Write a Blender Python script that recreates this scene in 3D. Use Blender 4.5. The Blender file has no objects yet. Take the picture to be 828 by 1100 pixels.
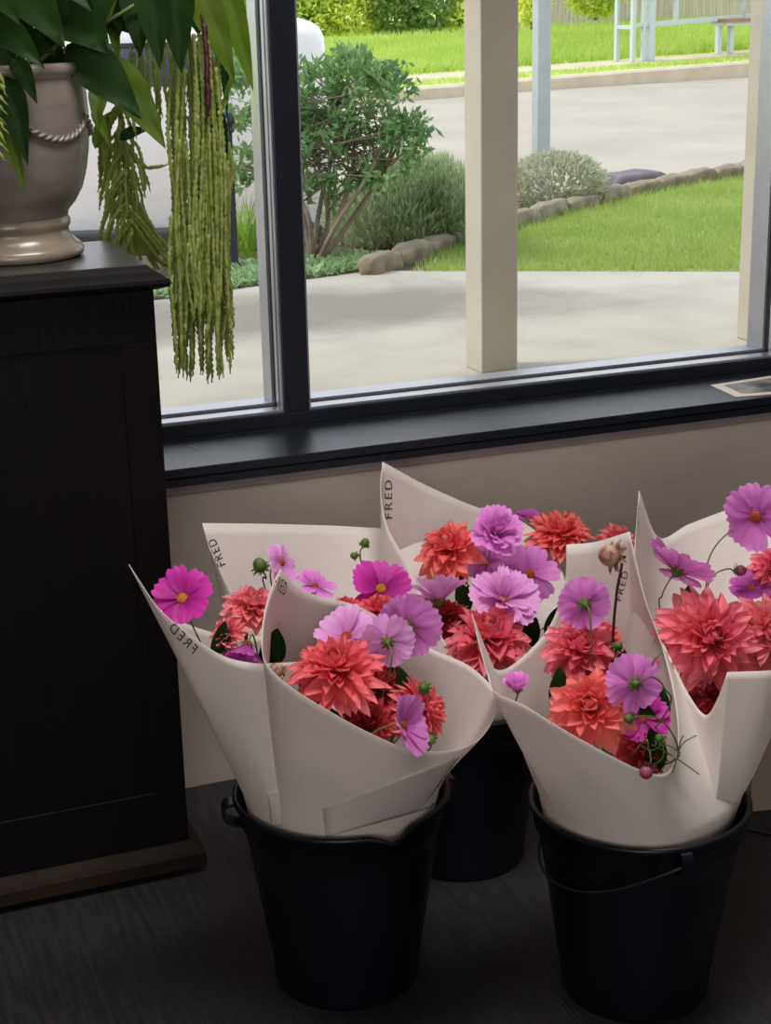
import bpy, bmesh, math, random
import numpy as np
from mathutils import Vector, Matrix
from mathutils.bvhtree import BVHTree

random.seed(7)
RNG = np.random.default_rng(11)
SC = bpy.context.scene
COL = SC.collection
PI = math.pi

# ------------------------------------------------------------------ camera model (used to survey the place from the photograph)
F_PX, EYE = 1750.0, 1.3
PITCH, ROLL, YAW = [math.radians(a) for a in (17.58, -1.27, 20.88)]
FW = np.array([math.sin(YAW)*math.cos(PITCH), math.cos(YAW)*math.cos(PITCH), -math.sin(PITCH)])
_r = np.array([math.cos(YAW), -math.sin(YAW), 0.0]); _u = np.cross(_r, FW)
RT = math.cos(ROLL)*_r + math.sin(ROLL)*_u
UP = np.cross(RT, FW)
CAM = np.array([0, 0, EYE])
def ray(px, py): return FW*F_PX + RT*(px-414) - UP*(py-550)
def PZ(px, py, z): d = ray(px, py); return CAM + d*(z-EYE)/d[2]
def PY(px, py, y): d = ray(px, py); return CAM + d*y/d[1]
def PD(px, py, D): return CAM + ray(px, py)/F_PX*D
def depth(P): return float((np.asarray(P)-CAM) @ FW)
def pix(P):
    v = np.asarray(P, float)-CAM
    return 414+F_PX*(v@RT)/(v@FW), 550-F_PX*(v@UP)/(v@FW)
def vdir(rx, uy, tz):                      # right, up, towards the eye -> world direction
    v = RT*rx + UP*uy - FW*tz
    return Vector(v/np.linalg.norm(v))

cam = bpy.data.cameras.new('camera'); camo = bpy.data.objects.new('camera', cam); COL.objects.link(camo)
cam.sensor_fit = 'VERTICAL'; cam.sensor_height = 24; cam.lens = F_PX/1100*24
cam.clip_start = .05; cam.clip_end = 300
camo.matrix_world = Matrix(((RT[0], UP[0], -FW[0], 0), (RT[1], UP[1], -FW[1], 0), (RT[2], UP[2], -FW[2], EYE), (0, 0, 0, 1)))
SC.camera = camo
SC.view_settings.view_transform = 'Standard'; SC.view_settings.look = 'None'
SC.view_settings.gamma = 1; SC.view_settings.use_curve_mapping = False
SC.view_settings.exposure = 0.0

# ------------------------------------------------------------------ materials
def srgb(r, g, b):
    f = lambda c: (c/255/12.92) if c/255 <= .04045 else ((c/255+.055)/1.055)**2.4
    return (f(r), f(g), f(b), 1)
MATS = {}
def mat(name, c, rough=.5, c2=None, scale=8, metal=0, spec=.5, transl=0, bump=0, bscale=40, stretch=None, detail=4, attr=None, coat=0, sheen=0):
    """c, c2 linear RGBA mixed by noise; transl = share of light let through."""
    m = bpy.data.materials.new(name); m.use_nodes = True
    nt = m.node_tree; N = nt.nodes; L = nt.links
    b = N['Principled BSDF']; out = N['Material Output']
    b.inputs['Roughness'].default_value = rough; b.inputs['Metallic'].default_value = metal
    b.inputs['Specular IOR Level'].default_value = spec
    b.inputs['Coat Weight'].default_value = coat
    tc = N.new('ShaderNodeTexCoord'); mp = N.new('ShaderNodeMapping'); L.new(tc.outputs['Object'], mp.inputs[0])
    if stretch: mp.inputs['Scale'].default_value = stretch
    colsock = None
    if attr:
        at = N.new('ShaderNodeAttribute'); at.attribute_name = attr
        rp = N.new('ShaderNodeMixRGB'); rp.inputs[1].default_value = c; rp.inputs[2].default_value = c2
        L.new(at.outputs['Fac'], rp.inputs[0]); colsock = rp.outputs[0]
    elif c2 is not None:
        nz = N.new('ShaderNodeTexNoise'); nz.inputs['Scale'].default_value = scale; nz.inputs['Detail'].default_value = detail
        L.new(mp.outputs[0], nz.inputs['Vector'])
        rm = N.new('ShaderNodeMapRange'); rm.inputs[1].default_value = .32; rm.inputs[2].default_value = .68
        L.new(nz.outputs['Fac'], rm.inputs[0])
        rp = N.new('ShaderNodeMixRGB'); rp.inputs[1].default_value = c; rp.inputs[2].default_value = c2
        L.new(rm.outputs[0], rp.inputs[0]); colsock = rp.outputs[0]
    if colsock: L.new(colsock, b.inputs['Base Color'])
    else: b.inputs['Base Color'].default_value = c
    if bump:
        nb = N.new('ShaderNodeTexNoise'); nb.inputs['Scale'].default_value = bscale; nb.inputs['Detail'].default_value = 5
        L.new(mp.outputs[0], nb.inputs['Vector'])
        bp = N.new('ShaderNodeBump'); bp.inputs['Strength'].default_value = bump; bp.inputs['Distance'].default_value = .01
        L.new(nb.outputs['Fac'], bp.inputs['Height']); L.new(bp.outputs[0], b.inputs['Normal'])
    if transl:
        t = N.new('ShaderNodeBsdfTranslucent'); mx = N.new('ShaderNodeMixShader'); mx.inputs[0].default_value = transl
        if colsock: L.new(colsock, t.inputs['Color'])
        else: t.inputs['Color'].default_value = c
        L.new(b.outputs[0], mx.inputs[1]); L.new(t.outputs[0], mx.inputs[2]); L.new(mx.outputs[0], out.inputs['Surface'])
    MATS[name] = m
    return m
def rgb(r, g, b): return srgb(r, g, b)

M = {}
M['wall'] = mat('painted_render', rgb(160,147,138), .85, rgb(152,139,130), 3, bump=.12, bscale=14, stretch=(1,1,2.2))
M['floor'] = mat('dark_floor', rgb(46,43,44), .55, rgb(28,26,28), 14, bump=.35, bscale=30, stretch=(9,.7,1), spec=.35)
M['ceiling'] = mat('ceiling_paint', rgb(220,216,210), .9)
M['frame'] = mat('dark_blue_black_paint', rgb(20,24,34), .38, rgb(15,19,27), 12, bump=.05, spec=.5)
M['sill'] = mat('sill_paint', rgb(15,19,28), .33, rgb(24,29,39), 22, bump=.12, bscale=60, stretch=(1,4,1), spec=.5)
M['alu'] = mat('aluminium', rgb(176,179,186), .28, rgb(166,169,178), 20, metal=.72)
M['rubber'] = mat('black_gasket', rgb(24,20,24), .6)
M['cab'] = mat('black_stained_timber', rgb(9,7,9), .38, rgb(15,9,10), 9, bump=.05, bscale=20, stretch=(6,1,.8), spec=.2)
M['cabtop'] = mat('dark_grey_top', rgb(54,52,50), .34, rgb(40,38,37), 16, spec=.5)  # top slab, paler grey than the body and moulding
M['plinth'] = mat('worn_plinth', rgb(20,15,13), .7, rgb(44,31,23), 5, stretch=(1,1,6), spec=.12)
M['urn'] = mat('glazed_stoneware', rgb(136,126,118), .25, rgb(116,107,100), 7, stretch=(1,1,5), bump=.06, bscale=12, spec=.6)
M['urnfoot'] = mat('cream_glaze', rgb(142,130,114), .25, rgb(122,110,96), 9, stretch=(1,1,6), spec=.6)
M['soil'] = mat('dark_soil', rgb(30,24,20), .9)
M['bucket'] = mat('black_plastic', rgb(10,13,22), .34, spec=.35)
M['wire'] = mat('dark_wire', rgb(44,48,56), .35, metal=.5)
M['paper'] = mat('white_wrapping_paper', rgb(242,234,228), .62, rgb(236,228,222), 4, transl=.34, bump=.14, bscale=7, spec=.25)
M['ink'] = mat('black_ink', rgb(38,36,38), .7)
M['stem'] = mat('green_stem', rgb(92,104,48), .5)
M['darkstem'] = mat('maroon_stem', rgb(66,22,34), .5)
M['calyx'] = mat('calyx_green', rgb(100,130,52), .5, rgb(70,98,36), 60, transl=.2)
M['yellow'] = mat('yellow_centre', rgb(226,170,36), .7, rgb(180,96,24), 300, bump=.4, bscale=300)
M['orange'] = mat('orange_centre', rgb(206,100,36), .7, rgb(150,58,24), 300, bump=.4, bscale=300)
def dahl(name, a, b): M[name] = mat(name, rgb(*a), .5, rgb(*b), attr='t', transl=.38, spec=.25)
dahl('coral', (230,62,88), (255,148,152))
dahl('orangecoral', (236,70,80), (255,158,146))
dahl('salmon', (232,72,102), (255,156,168))
dahl('pinkcoral', (234,86,112), (255,174,178))
dahl('shaded_coral', (160,26,50), (232,90,98))  # coral with shade put into the colour, for dahlias deep in the wraps
def cosm(name, a, b): M[name] = mat(name, rgb(*a), .5, rgb(*b), attr='t', transl=.35, spec=.25)
cosm('magenta', (150,24,112), (222,62,184))
cosm('lilac', (188,80,166), (246,156,236))
cosm('palelilac', (208,120,190), (252,186,244))
cosm('purple', (146,44,126), (214,100,198))
M['budpink'] = mat('bud_pink', rgb(170,70,110), .5, rgb(110,60,60), 60)
M['budmaroon'] = mat('bud_maroon', rgb(120,48,70), .5, rgb(186,160,120), 1.6)
M['leaf'] = mat('dark_leaf', rgb(38,62,26), .40, rgb(28,48,20), 7, transl=.36, spec=.12)
M['leafl'] = mat('pale_backlit_leaf', rgb(104,128,34), .42, rgb(84,110,28), 9, transl=.5, spec=.4)  # leaf copy with the yellow-green of backlight put into its colour
M['ama'] = mat('amaranth_green', rgb(186,196,112), .7, rgb(150,166,78), 60, transl=.5)
M['shop_floor_line'] = mat('cable_black', rgb(14,14,16), .5)
M['card'] = mat('kraft_card', rgb(150,134,120), .8, rgb(130,114,100), 6, bump=.1)
M['white'] = mat('white_border', rgb(222,212,196), .5)
# outdoors
M['concrete'] = mat('pavement_concrete', rgb(196,190,178), .85, rgb(178,171,159), 1.6, bump=.2, bscale=30, detail=8)
M['stain'] = mat('stained_concrete', rgb(168,160,150), .85, rgb(150,142,134), 2.2, bump=.2, bscale=30, detail=8)
M['asphalt'] = mat('road_asphalt', rgb(180,168,152), .9, rgb(166,156,142), .8, bump=.3, bscale=60, detail=8)
M['kerb'] = mat('kerb_concrete', rgb(206,192,164), .9, rgb(188,174,150), 3)
M['footpath'] = mat('footpath_concrete', rgb(206,192,162), .9, rgb(192,178,150), 3)
M['grassbase'] = mat('lawn_soil', rgb(146,160,84), .9, rgb(128,146,72), 3)
M['grass'] = mat('grass_blade', rgb(186,200,112), .6, rgb(164,184,94), 1.2, transl=.5)
M['bankgrass'] = mat('bank_grass', rgb(196,212,112), .6, rgb(176,200,92), 1.0, transl=.5)
M['bed'] = mat('garden_soil', rgb(96,88,66), .9, rgb(76,80,52), 4)
M['stone'] = mat('edge_stone', rgb(160,146,122), .9, rgb(112,100,82), 7, bump=.6, bscale=14)
M['darkstone'] = mat('purple_stone', rgb(128,118,122), .9, rgb(108,98,102), 5)
M['brick'] = mat('orange_paving', rgb(212,158,120), .9, rgb(190,132,98), 3)
M['post'] = mat('cream_post_paint', rgb(188,182,166), .55, rgb(178,172,156), 4, bump=.03)
M['galv'] = mat('galvanised_pole', rgb(182,188,186), .5, rgb(170,178,178), 6, metal=.3)
M['shelter'] = mat('pale_blue_grey_paint', rgb(190,200,200), .5)
M['bench'] = mat('brown_bench_timber', rgb(158,122,92), .7)
M['fence'] = mat('weathered_palings', rgb(196,186,166), .9, rgb(170,158,140), 3, stretch=(8,8,.6))
M['bark'] = mat('grey_brown_bark', rgb(150,134,116), .9, rgb(122,106,92), 12)
M['shrubleaf'] = mat('shrub_leaf', rgb(142,176,112), .42, rgb(108,146,88), 3, transl=.45, spec=.5)
M['rosemary'] = mat('rosemary_leaf', rgb(196,208,164), .7, rgb(160,176,132), 2, transl=.4)
M['silver'] = mat('silver_leaf', rgb(214,214,188), .7, rgb(180,182,156), 3, transl=.3)
M['cover'] = mat('groundcover_leaf', rgb(190,212,166), .6, rgb(150,184,120), 3, transl=.35)
M['hedge'] = mat('hedge_leaf', rgb(236,240,130), .6, rgb(196,212,96), .9, transl=.5)
M['hedged'] = mat('dark_hedge_leaf', rgb(160,184,110), .6, rgb(126,156,88), .9, transl=.45)
M['tuft'] = mat('strap_leaf', rgb(160,194,84), .5, rgb(130,168,66), 3, transl=.5)
M['van'] = mat('white_car_paint', rgb(250,250,250), .25, coat=.5)
M['vanglass'] = mat('sky_toned_glass', rgb(70,84,104), .12, spec=.8)  # blue-grey of the reflected sky put into the glass colour
M['bumper'] = mat('grey_bumper', rgb(58,60,62), .6)
M['tail'] = mat('red_lamp', rgb(150,20,20), .3)
M['tyre'] = mat('tyre', rgb(30,30,32), .8)
M['bollard'] = mat('black_bollard', rgb(34,36,42), .5)
def glass_mat(name, tint=1.0):
    m = bpy.data.materials.new(name); m.use_nodes = True; nt = m.node_tree; N = nt.nodes; L = nt.links
    for n in list(N): N.remove(n)
    o = N.new('ShaderNodeOutputMaterial'); t = N.new('ShaderNodeBsdfTransparent'); g = N.new('ShaderNodeBsdfGlossy')
    t.inputs[0].default_value = (tint, tint, tint, 1); g.inputs['Roughness'].default_value = .02
    fr = N.new('ShaderNodeFresnel'); fr.inputs[0].default_value = 1.35
    mx = N.new('ShaderNodeMixShader'); ge = N.new('ShaderNodeNewGeometry'); m1 = N.new('ShaderNodeMath'); m1.operation = 'MULTIPLY_ADD'; m1.inputs[1].default_value = -1; m1.inputs[2].default_value = 1
    L.new(ge.outputs['Backfacing'], m1.inputs[0]); m2 = N.new('ShaderNodeMath'); m2.operation = 'MULTIPLY'; L.new(fr.outputs[0], m2.inputs[0]); L.new(m1.outputs[0], m2.inputs[1]); L.new(m2.outputs[0], mx.inputs[0]); L.new(t.outputs[0], mx.inputs[1]); L.new(g.outputs[0], mx.inputs[2])
    L.new(mx.outputs[0], o.inputs[0]); return m
M['glass'] = glass_mat('window_glass', .97)
M['shelterglass'] = glass_mat('shelter_glass', .93)
# black and white picture on the photograph lying on the sill
m = mat('grey_picture', rgb(60,56,54), .35, rgb(150,142,134), 22, detail=3); M['picture'] = m

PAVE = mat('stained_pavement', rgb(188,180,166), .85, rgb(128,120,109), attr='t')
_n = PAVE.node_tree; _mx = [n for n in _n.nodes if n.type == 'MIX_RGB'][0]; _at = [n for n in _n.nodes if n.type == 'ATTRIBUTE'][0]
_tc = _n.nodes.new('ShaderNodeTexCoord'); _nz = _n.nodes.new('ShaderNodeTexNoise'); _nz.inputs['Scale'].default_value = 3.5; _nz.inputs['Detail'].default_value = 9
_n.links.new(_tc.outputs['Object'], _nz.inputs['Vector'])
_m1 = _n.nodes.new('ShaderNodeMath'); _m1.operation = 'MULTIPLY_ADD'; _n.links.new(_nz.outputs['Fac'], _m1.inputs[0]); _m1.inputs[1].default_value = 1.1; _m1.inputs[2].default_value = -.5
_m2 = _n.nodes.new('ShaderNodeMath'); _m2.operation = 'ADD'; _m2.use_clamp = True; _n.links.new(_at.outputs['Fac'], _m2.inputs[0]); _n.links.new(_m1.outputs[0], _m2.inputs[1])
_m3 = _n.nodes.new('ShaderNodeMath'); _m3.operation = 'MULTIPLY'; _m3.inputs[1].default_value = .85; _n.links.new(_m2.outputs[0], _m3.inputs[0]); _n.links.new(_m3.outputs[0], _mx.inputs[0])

# ------------------------------------------------------------------ mesh helpers
class MB:
    def __init__(s): s.v = []; s.f = []; s.t = []
    def add(s, verts, faces, t=None):
        o = len(s.v); s.v += [tuple(map(float, p)) for p in verts]; s.f += [tuple(i+o for i in f) for f in faces]
        s.t += list(t) if t is not None else [0.0]*len(verts)
        return s
    def box(s, x0, x1, y0, y1, z0, z1):
        v = [(x0,y0,z0),(x1,y0,z0),(x1,y1,z0),(x0,y1,z0),(x0,y0,z1),(x1,y0,z1),(x1,y1,z1),(x0,y1,z1)]
        return s.add(v, [(0,3,2,1),(4,5,6,7),(0,1,5,4),(1,2,6,5),(2,3,7,6),(3,0,4,7)])
    def obox(s, c, ax, ay, az, hx, hy, hz):
        c, ax, ay, az = map(np.array, (c, ax, ay, az)); v = []
        for k in (-1, 1):
            for i, j in ((-1,-1),(1,-1),(1,1),(-1,1)): v.append(c+ax*hx*i+ay*hy*j+az*hz*k)
        return s.add(v, [(0,3,2,1),(4,5,6,7),(0,1,5,4),(1,2,6,5),(2,3,7,6),(3,0,4,7)])
    def tube(s, pts, rad, n=8, cap=True, t=None):
        pts = [np.array(p, float) for p in pts]; k = len(pts)
        rad = [rad]*k if np.isscalar(rad) else list(rad)
        ref = np.array([.31, .17, .93]); V = []; T = []
        tan0 = pts[1]-pts[0]; a = np.cross(tan0, ref)
        if np.linalg.norm(a) < 1e-6: a = np.cross(tan0, [1, 0, 0])
        a /= np.linalg.norm(a)
        for i in range(k):
            tg = pts[min(i+1, k-1)]-pts[max(i-1, 0)]; tg = tg/(np.linalg.norm(tg)+1e-12)
            a = a-tg*(a@tg); a /= (np.linalg.norm(a)+1e-12); b = np.cross(tg, a)
            for j in range(n):
                w = 2*PI*j/n; V.append(pts[i]+rad[i]*(a*math.cos(w)+b*math.sin(w))); T.append(i/(k-1))
        Fc = [(i*n+j, i*n+(j+1) % n, (i+1)*n+(j+1) % n, (i+1)*n+j) for i in range(k-1) for j in range(n)]
        if cap: Fc += [tuple(range(n-1, -1, -1)), tuple((k-1)*n+j for j in range(n))]
        return s.add(V, Fc, T)
    def lathe(s, prof, c=(0,0,0), n=48, ax=None):
        V = []; k = len(prof)
        for (r, z) in prof:
            for j in range(n):
                w = 2*PI*j/n; V.append((c[0]+r*math.cos(w), c[1]+r*math.sin(w), c[2]+z))
        Fc = [(i*n+j, i*n+(j+1) % n, (i+1)*n+(j+1) % n, (i+1)*n+j) for i in range(k-1) for j in range(n)]
        return s.add(V, Fc)
    def grid(s, G, t=None, closed=False):
        nu, nv = G.shape[:2]; V = G.reshape(-1, 3)
        Fc = []
        for i in range(nu if closed else nu-1):
            for j in range(nv-1):
                i2 = (i+1) % nu
                Fc.append((i*nv+j, i2*nv+j, i2*nv+j+1, i*nv+j+1))
        return s.add(V, Fc, t)
    def mesh(s, name, m, smooth=True, attr=False):
        me = bpy.data.meshes.new(name); me.from_pydata(s.v, [], s.f); me.update()
        if m is not None: me.materials.append(m)
        if smooth: me.polygons.foreach_set('use_smooth', [True]*len(me.polygons))
        if attr:
            a = me.attributes.new('t', 'FLOAT', 'POINT'); a.data.foreach_set('value', s.t)
        return me
    def build(s, name, m, parent=None, smooth=True, attr=False, bevel=0, world=None):
        return link(name, s.mesh(name, m, smooth, attr), parent, bevel, world)
def link(name, me, parent=None, bevel=0, world=None):
    o = bpy.data.objects.new(name, me); COL.objects.link(o)
    if parent is not None:
        o.parent = parent
        if world is not None: o.matrix_parent_inverse = world.inverted()
    if bevel:
        b = o.modifiers.new('bevel', 'BEVEL'); b.width = bevel; b.segments = 2; b.limit_method = 'ANGLE'
        b.angle_limit = math.radians(35)
    return o
def tag(o, label, cat, group=None, kind=None):
    o['label'] = label; o['category'] = cat
    if group: o['group'] = group
    if kind: o['kind'] = kind
    return o
def structure(o, label=None, cat=None):
    o['kind'] = 'structure'
    if label: o['label'] = label; o['category'] = cat or 'structure'
    return o
def empty(name, Mx): 
    o = bpy.data.objects.new(name, None); COL.objects.link(o)
    if not isinstance(Mx, Matrix): Mx = Matrix.Translation(Vector(Mx))
    o.matrix_world = Mx; o.empty_display_size = .02
    return o, Mx
def catmull(pts, n, closed=False, sharp=()):
    pts = [np.array(p, float) for p in pts]; k = len(pts); out = []
    segs = k if closed else k-1
    for i in range(segs):
        p1, p2 = pts[i], pts[(i+1) % k]
        p0 = pts[(i-1) % k] if (closed or i > 0) else p1
        p3 = pts[(i+2) % k] if (closed or i+2 < k) else p2
        m1 = (p2-p1)*.9 if i in sharp else (p2-p0)/2
        m2 = (p2-p1)*.9 if ((i+1) % k) in sharp else (p3-p1)/2
        for j in range(n):
            t = j/n; t2, t3 = t*t, t*t*t
            out.append((2*t3-3*t2+1)*p1+(t3-2*t2+t)*m1+(-2*t3+3*t2)*p2+(t3-t2)*m2)
    if not closed: out.append(pts[-1])
    return np.array(out)
def bulk_mesh(name, V, Fc, m, parent=None, smooth=False):
    me = bpy.data.meshes.new(name); V = np.asarray(V, np.float32); Fc = np.asarray(Fc, np.int32)
    me.vertices.add(len(V)); me.vertices.foreach_set('co', V.ravel())
    k = Fc.shape[1]; me.loops.add(Fc.size); me.loops.foreach_set('vertex_index', Fc.ravel())
    me.polygons.add(len(Fc)); me.polygons.foreach_set('loop_start', np.arange(0, Fc.size, k, dtype=np.int32))
    me.update(calc_edges=True); me.materials.append(m)
    return link(name, me, parent)

# ------------------------------------------------------------------ light and sky
w = bpy.data.worlds.new('sky'); SC.world = w; w.use_nodes = True
nt = w.node_tree; bg = nt.nodes['Background']
tc = nt.nodes.new('ShaderNodeTexCoord'); sx = nt.nodes.new('ShaderNodeSeparateXYZ'); nt.links.new(tc.outputs['Generated'], sx.inputs[0])
rp = nt.nodes.new('ShaderNodeValToRGB'); nt.links.new(sx.outputs['Z'], rp.inputs[0])
rp.color_ramp.elements[0].color = (1.0, 1.0, 1.0, 1); rp.color_ramp.elements[1].color = (.62, .78, 1.0, 1)
nt.links.new(rp.outputs[0], bg.inputs['Color']); bg.inputs['Strength'].default_value = 1.7
def sun(name, d, e, ang, col=(1, .95, .86)):
    l = bpy.data.lights.new(name, 'SUN'); l.energy = e; l.angle = math.radians(ang); l.color = col
    o = bpy.data.objects.new(name, l); COL.objects.link(o)
    o.rotation_euler = Vector(d).to_track_quat('-Z', 'Y').to_euler(); o.location = (-6, 4, 8); return o
sun('sun', (.80, -.30, -.95), 2.5, 14)
def area(name, loc, d, sx_, sy_, e, col=(1, 1, 1)):
    l = bpy.data.lights.new(name, 'AREA'); l.shape = 'RECTANGLE'; l.size = sx_; l.size_y = sy_; l.energy = e; l.color = col
    o = bpy.data.objects.new(name, l); COL.objects.link(o); o.location = loc
    o.rotation_euler = Vector(d).to_track_quat('-Z', 'Y').to_euler(); return o
area('back_opening_fill', (-1.35, -3.42, 1.7), (0.25, 1, -.12), 2.2, 1.9, 52, (1, .98, .97))  # fill light added at the back opening, standing for unseen shop windows
area('overhead_fill', (.7, 1.5, 2.70), (0, 0, -1), 1.3, .5, 50, (1, .97, .95))  # added overhead fill without a fixture, brightens the tops of the wraps

# ------------------------------------------------------------------ room shell
WY = 2.506
X0, X1, YB, ZC = -2.6, 4.2, -3.5, 2.8
structure(MB().box(X0-.2, X1+.2, YB-.2, 2.8, -.12, 0).build('floor', M['floor'], smooth=False), 'dark timber floor with fine grain under the buckets', 'floor')
structure(MB().box(X0-.2, X1+.2, YB-.2, 2.8, ZC, ZC+.15).build('ceiling', M['ceiling'], smooth=False))
wl = MB(); wl.box(X0, X1, WY, 2.80, 0, .543)
wl.box(X0, -1.2, WY, 2.80, .543, ZC); wl.box(1.95, X1, WY, 2.80, .62, ZC); wl.box(1.95, X1, WY+.04, 2.80, .543, .62); wl.box(-1.2, 1.95, WY, 2.80, 2.35, ZC)
structure(wl.build('wall_front', M['wall'], smooth=False), 'beige rendered wall below the window', 'wall')
structure(MB().box(X0-.15, X0, YB, 2.8, 0, ZC).build('wall_left', M['wall'], smooth=False))
structure(MB().box(X1, X1+.15, YB, 2.8, 0, ZC).build('wall_right', M['wall'], smooth=False))
wb = MB(); wb.box(X0, X1, YB-.15, YB, 0, .75); wb.box(X0, X1, YB-.15, YB, 2.65, ZC); wb.box(X0, -2.45, YB-.15, YB, .75, 2.65); wb.box(-.25, X1, YB-.15, YB, .75, 2.65)
structure(wb.build('wall_back', M['wall'], smooth=False))
structure(MB().box(X0, X1, WY-.0025, WY+.001, .531, .5435).build('trim_1', mat('mauve_paint_line', rgb(150,138,136), .8), smooth=False), 'thin mauve paint strip along the wall under the sill', 'trim')

# window
GY = 2.728
wr, _ = empty('window_1', (0.3, 2.65, .575)); structure(wr, 'dark framed shop window with two panes above the sill', 'window')
Wm = _
def wpart(mb, n, m, bevel=0, smooth=False): return mb.build(n, m, wr, smooth=smooth, bevel=bevel, world=Wm)
sb = wpart(MB().box(-1.3, 2.2, WY-.012, 2.70, .559, .575), 'sill', M['sill'], .002)
wpart(MB().box(-1.3, 2.2, WY-.009, 2.70, .5435, .5575), 'sill_apron', M['frame'], .0015)
wpart(MB().box(-1.2, 1.95, 2.685, 2.80, .5752, .5985), 'bottom_rail', M['frame'], .0015)
wpart(MB().box(-1.2, 1.95, 2.685, 2.80, 2.30, 2.35), 'head', M['frame'], .0015)
wpart(MB().box(.8375, .884, 2.685, 2.80, .5985, 2.30), 'mullion', M['frame'], .0015)
wpart(MB().box(1.87, 1.95, 2.685, 2.80, .5985, 2.30), 'jamb', M['frame'], .0015)
wpart(MB().box(-1.2, -1.12, 2.685, 2.80, .5985, 2.30), 'jamb', M['frame'], .0015)
for (a, b) in ((-1.12, .8375), (.884, 1.87)):
    fr = MB()
    for (y0, y1) in ((2.689, GY-.008), (GY+.008, 2.797)):
        fr.box(a, b, y0, y1, .5985, .6035); fr.box(a, a+.004, y0, y1, .6035, 2.3); fr.box(b-.004, b, y0, y1, .6035, 2.3); fr.box(a, b, y0, y1, 2.296, 2.30)
    # raised glazing beads
    for z0, z1 in ((.6035, .607),): fr.box(a, b, GY+.008, GY+.018, z0, z1)
    fr.box(b-.0075, b-.004, GY+.008, GY+.018, .607, 2.3); fr.box(b-.006, b-.004, 2.70, 2.703, .6035, 2.3)
    wpart(fr, 'aluminium_channel', M['alu'], .0008)
    gk = MB().box(a, b, GY-.0075, GY+.0075, .5986, .6025); gk.box(b-.003, b, GY-.0075, GY+.0075, .6025, 2.3); gk.box(a, a+.003, GY-.0075, GY+.0075, .6025, 2.3)
    wpart(gk, 'gasket', M['rubber'])
    wpart(MB().box(a+.003, b-.003, GY-.002, GY+.002, .6025, 2.298), 'pane', M['glass'])

# photograph lying on the sill
q = [PZ(763,413.5,.5765), PZ(790,426,.5765), PZ(858,421,.5765), PZ(850,400,.5765)]
def slab(mb, Q, h):
    Q = [np.array(p) for p in Q]; return mb.add(Q+[p+np.array([0,0,h]) for p in Q], [(3,2,1,0),(4,5,6,7),(0,1,5,4),(1,2,6,5),(2,3,7,6),(3,0,4,7)])
pr, Mx = empty('photo_print', np.mean(q, axis=0)); tag(pr, 'white bordered black and white photo print lying on the window sill', 'photo')
qc = np.mean(q, axis=0)
for p_ in q: p_[2] = .5754
slab(MB(), q, .0008).build('paper', M['white'], pr, smooth=False, world=Mx)
qi = [qc+(p_-qc)*np.array([.72,.72,1]) for p_ in q]
for p_ in qi: p_[2] = .5762
slab(MB(), qi, .0004).build('image', M['picture'], pr, smooth=False, world=Mx)
# straw on the sill
tag(MB().tube([PZ(202,478.5,.577), PZ(208,480,.5772), PZ(213,482,.577)], .0006, 6).build('straw', mat('straw', rgb(176,160,110), .7)), 'short pale straw lying on the dark sill by the cabinet', 'straw')

# ------------------------------------------------------------------ cabinet
cb, Mx = empty('cabinet', (.05, 2.36, 0)); tag(cb, 'tall black timber cabinet with moulded top under the urn', 'cabinet')
bd = MB().box(-.42, .513, 2.242, 2.498, .03, .925); bd.build('body', M['cab'], cb, False, bevel=.002, world=Mx)
pnl = MB()
pnl.box(-.42, .513, 2.238, 2.242, .84, .925); pnl.box(-.42, .513, 2.238, 2.242, .05, .14)
pnl.box(.462, .513, 2.238, 2.242, .14, .84); pnl.box(-.42, -.36, 2.238, 2.242, .14, .84)
pnl.build('front_frame', M['cab'], cb, False, bevel=.001, world=Mx)
def ring_slab(mb, x0, x1, y0, y1, prof):
    V = []; k = len(prof)
    for (o, z) in prof: V += [(x0-o, y0-o, z), (x1+o, y0-o, z), (x1+o, y1, z), (x0-o, y1, z)]
    Fc = [(i*4+j, i*4+(j+1) % 4, (i+1)*4+(j+1) % 4, (i+1)*4+j) for i in range(k-1) for j in range(4)]
    Fc += [(3,2,1,0), tuple((k-1)*4+j for j in range(4))]
    return mb.add(V, Fc)
ring_slab(MB(), -.43, .506, 2.238, 2.504, [(.005,.915),(.012,.916),(.0235,.921),(.0265,.926),(.0250,.931),(.018,.936),(.0105,.941),(.004,.946),(.001,.9482)]).build('moulding', M['cab'], cb, False, world=Mx)
ring_slab(MB(), -.43, .506, 2.238, 2.504, [(-.0005,.9475),(.0008,.9484),(.0005,.9496),(-.0005,.95)]).build('top', M['cabtop'], cb, False, world=Mx)
ring_slab(MB(), -.42, .513, 2.238, 2.50, [(.002,.012),(.022,.012),(.022,.034),(.018,.040),(.010,.044),(.002,.05)]).build('plinth', M['plinth'], cb, False, bevel=.0015, world=Mx)
for x in (-.38, .47):
    MB().box(x-.03, x+.03, 2.26, 2.48, 0, .03).build('foot', M['cab'], cb, False, world=Mx)

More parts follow.
